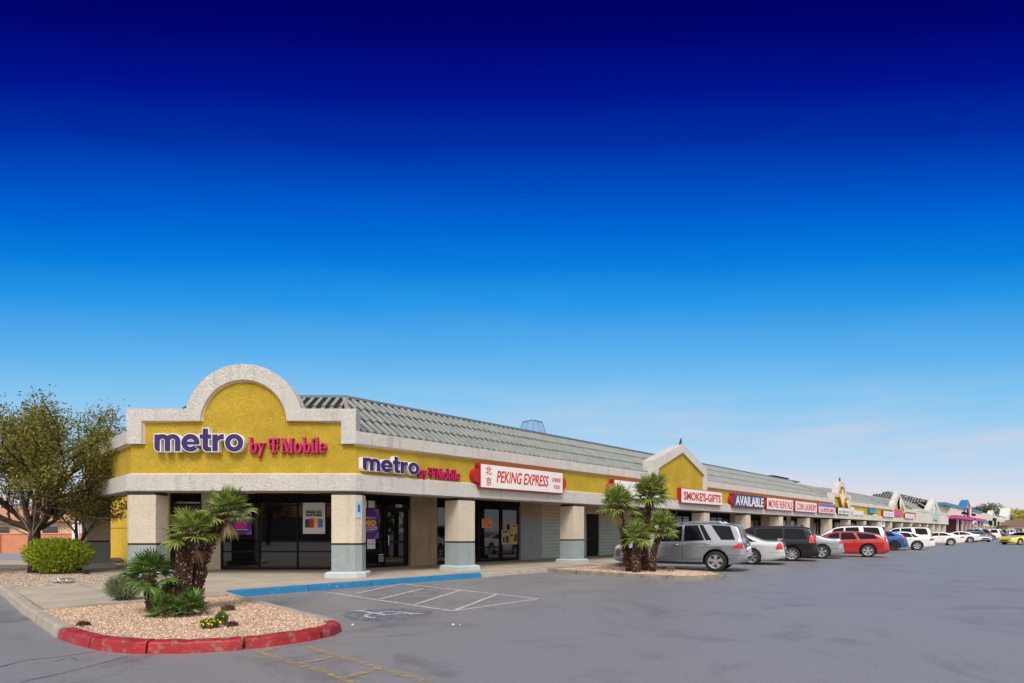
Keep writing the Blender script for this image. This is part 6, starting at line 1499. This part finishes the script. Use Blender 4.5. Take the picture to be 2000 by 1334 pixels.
farleaf = leaf_mat('far_leaf', [(.03, .05, .015), (.07, .10, .03), (.12, .15, .04)]); yelleaf = leaf_mat('yellow_green_leaf', [(.20, .20, .02), (.34, .32, .03), (.48, .42, .05), (.56, .48, .08)])
def far_tree(px, Y, top_py, w, label, seed, lm, n=5000, ls=.5):
    rng = random.Random(seed); x = (px-1000)/F_*Y; H = 1.5+(H_-top_py)/F_*Y; root = empty('background_tree', (x, Y, 0), label, 'tree', 'trees beyond the shops')
    m = MB(); m.tube([(x, Y, 0), (x+.2, Y, H*.45)], [w*.05, w*.03], 7); 
    for k in range(5): a = rng.uniform(0, 6.3); m.tube([(x+.2, Y, H*.4), (x+cos(a)*w*.3, Y+sin(a)*w*.3, H*.75)], [w*.025, w*.01], 5)
    m.build('trunk', barkm, root)
    cl = [(Vector((x+rng.uniform(-.5, .5)*w*.75, Y+rng.uniform(-.5, .5)*w*.75, H*rng.uniform(.42, .84))), rng.uniform(.14, .26)*w) for _ in range(14)]+[(Vector((x, Y, H-.2*w)), .2*w)]
    m = MB()
    for k in range(n):
        c, r = rng.choice(cl); d = Vector((rng.gauss(0, 1), rng.gauss(0, 1), rng.gauss(0, .9))).normalized(); p = c+d*r*rng.uniform(.6, 1.08)
        a = Vector((rng.gauss(0, 1), rng.gauss(0, 1), rng.gauss(0, 1))).normalized(); b = a.orthogonal().normalized(); s_ = ls*rng.uniform(.5, 1.2)
        m.add([p, p+a*s_+b*s_*.4, p+a*s_*1.6, p+a*s_-b*s_*.4], [(0, 1, 2, 3)])
    m.build('crown', lm, root); return root
far_tree(1917, 260, 984, 13, 'round dark green tree rising behind the teal shop roof', 41, farleaf, 6000, .5)
far_tree(1976, 215, 1000, 11, 'yellow green tree beside the far gable', 42, yelleaf, 5000, .5)
far_tree(1988, 225, 995, 12, 'taller yellow green tree behind the brown roof', 43, yelleaf, 6000, .5)
far_tree(2000, 212, 1004, 13, 'yellow green tree cut by the right picture edge', 44, yelleaf, 5000, .5)
far_tree(2015, 230, 1000, 13, 'yellow green tree just past the right edge', 45, yelleaf, 3000, .5)
far_tree(20, 62, 990, 6, 'small green tree between the houses beyond the coral wall', 46, farleaf, 4000, .16)
far_tree(110, 60, 985, 6, 'dark green tree beyond the coral wall, seen behind the trunk', 47, farleaf, 4000, .16)
far_tree(2234, -25, 1281, 5, 'dark leafy tree across the lot, mirrored in the corner shop window', 51, farleaf, 3000, .2)
far_tree(1400, -30, 1250, 5, 'dark leafy tree across the lot, mirrored in the restaurant window', 52, farleaf, 3000, .2)
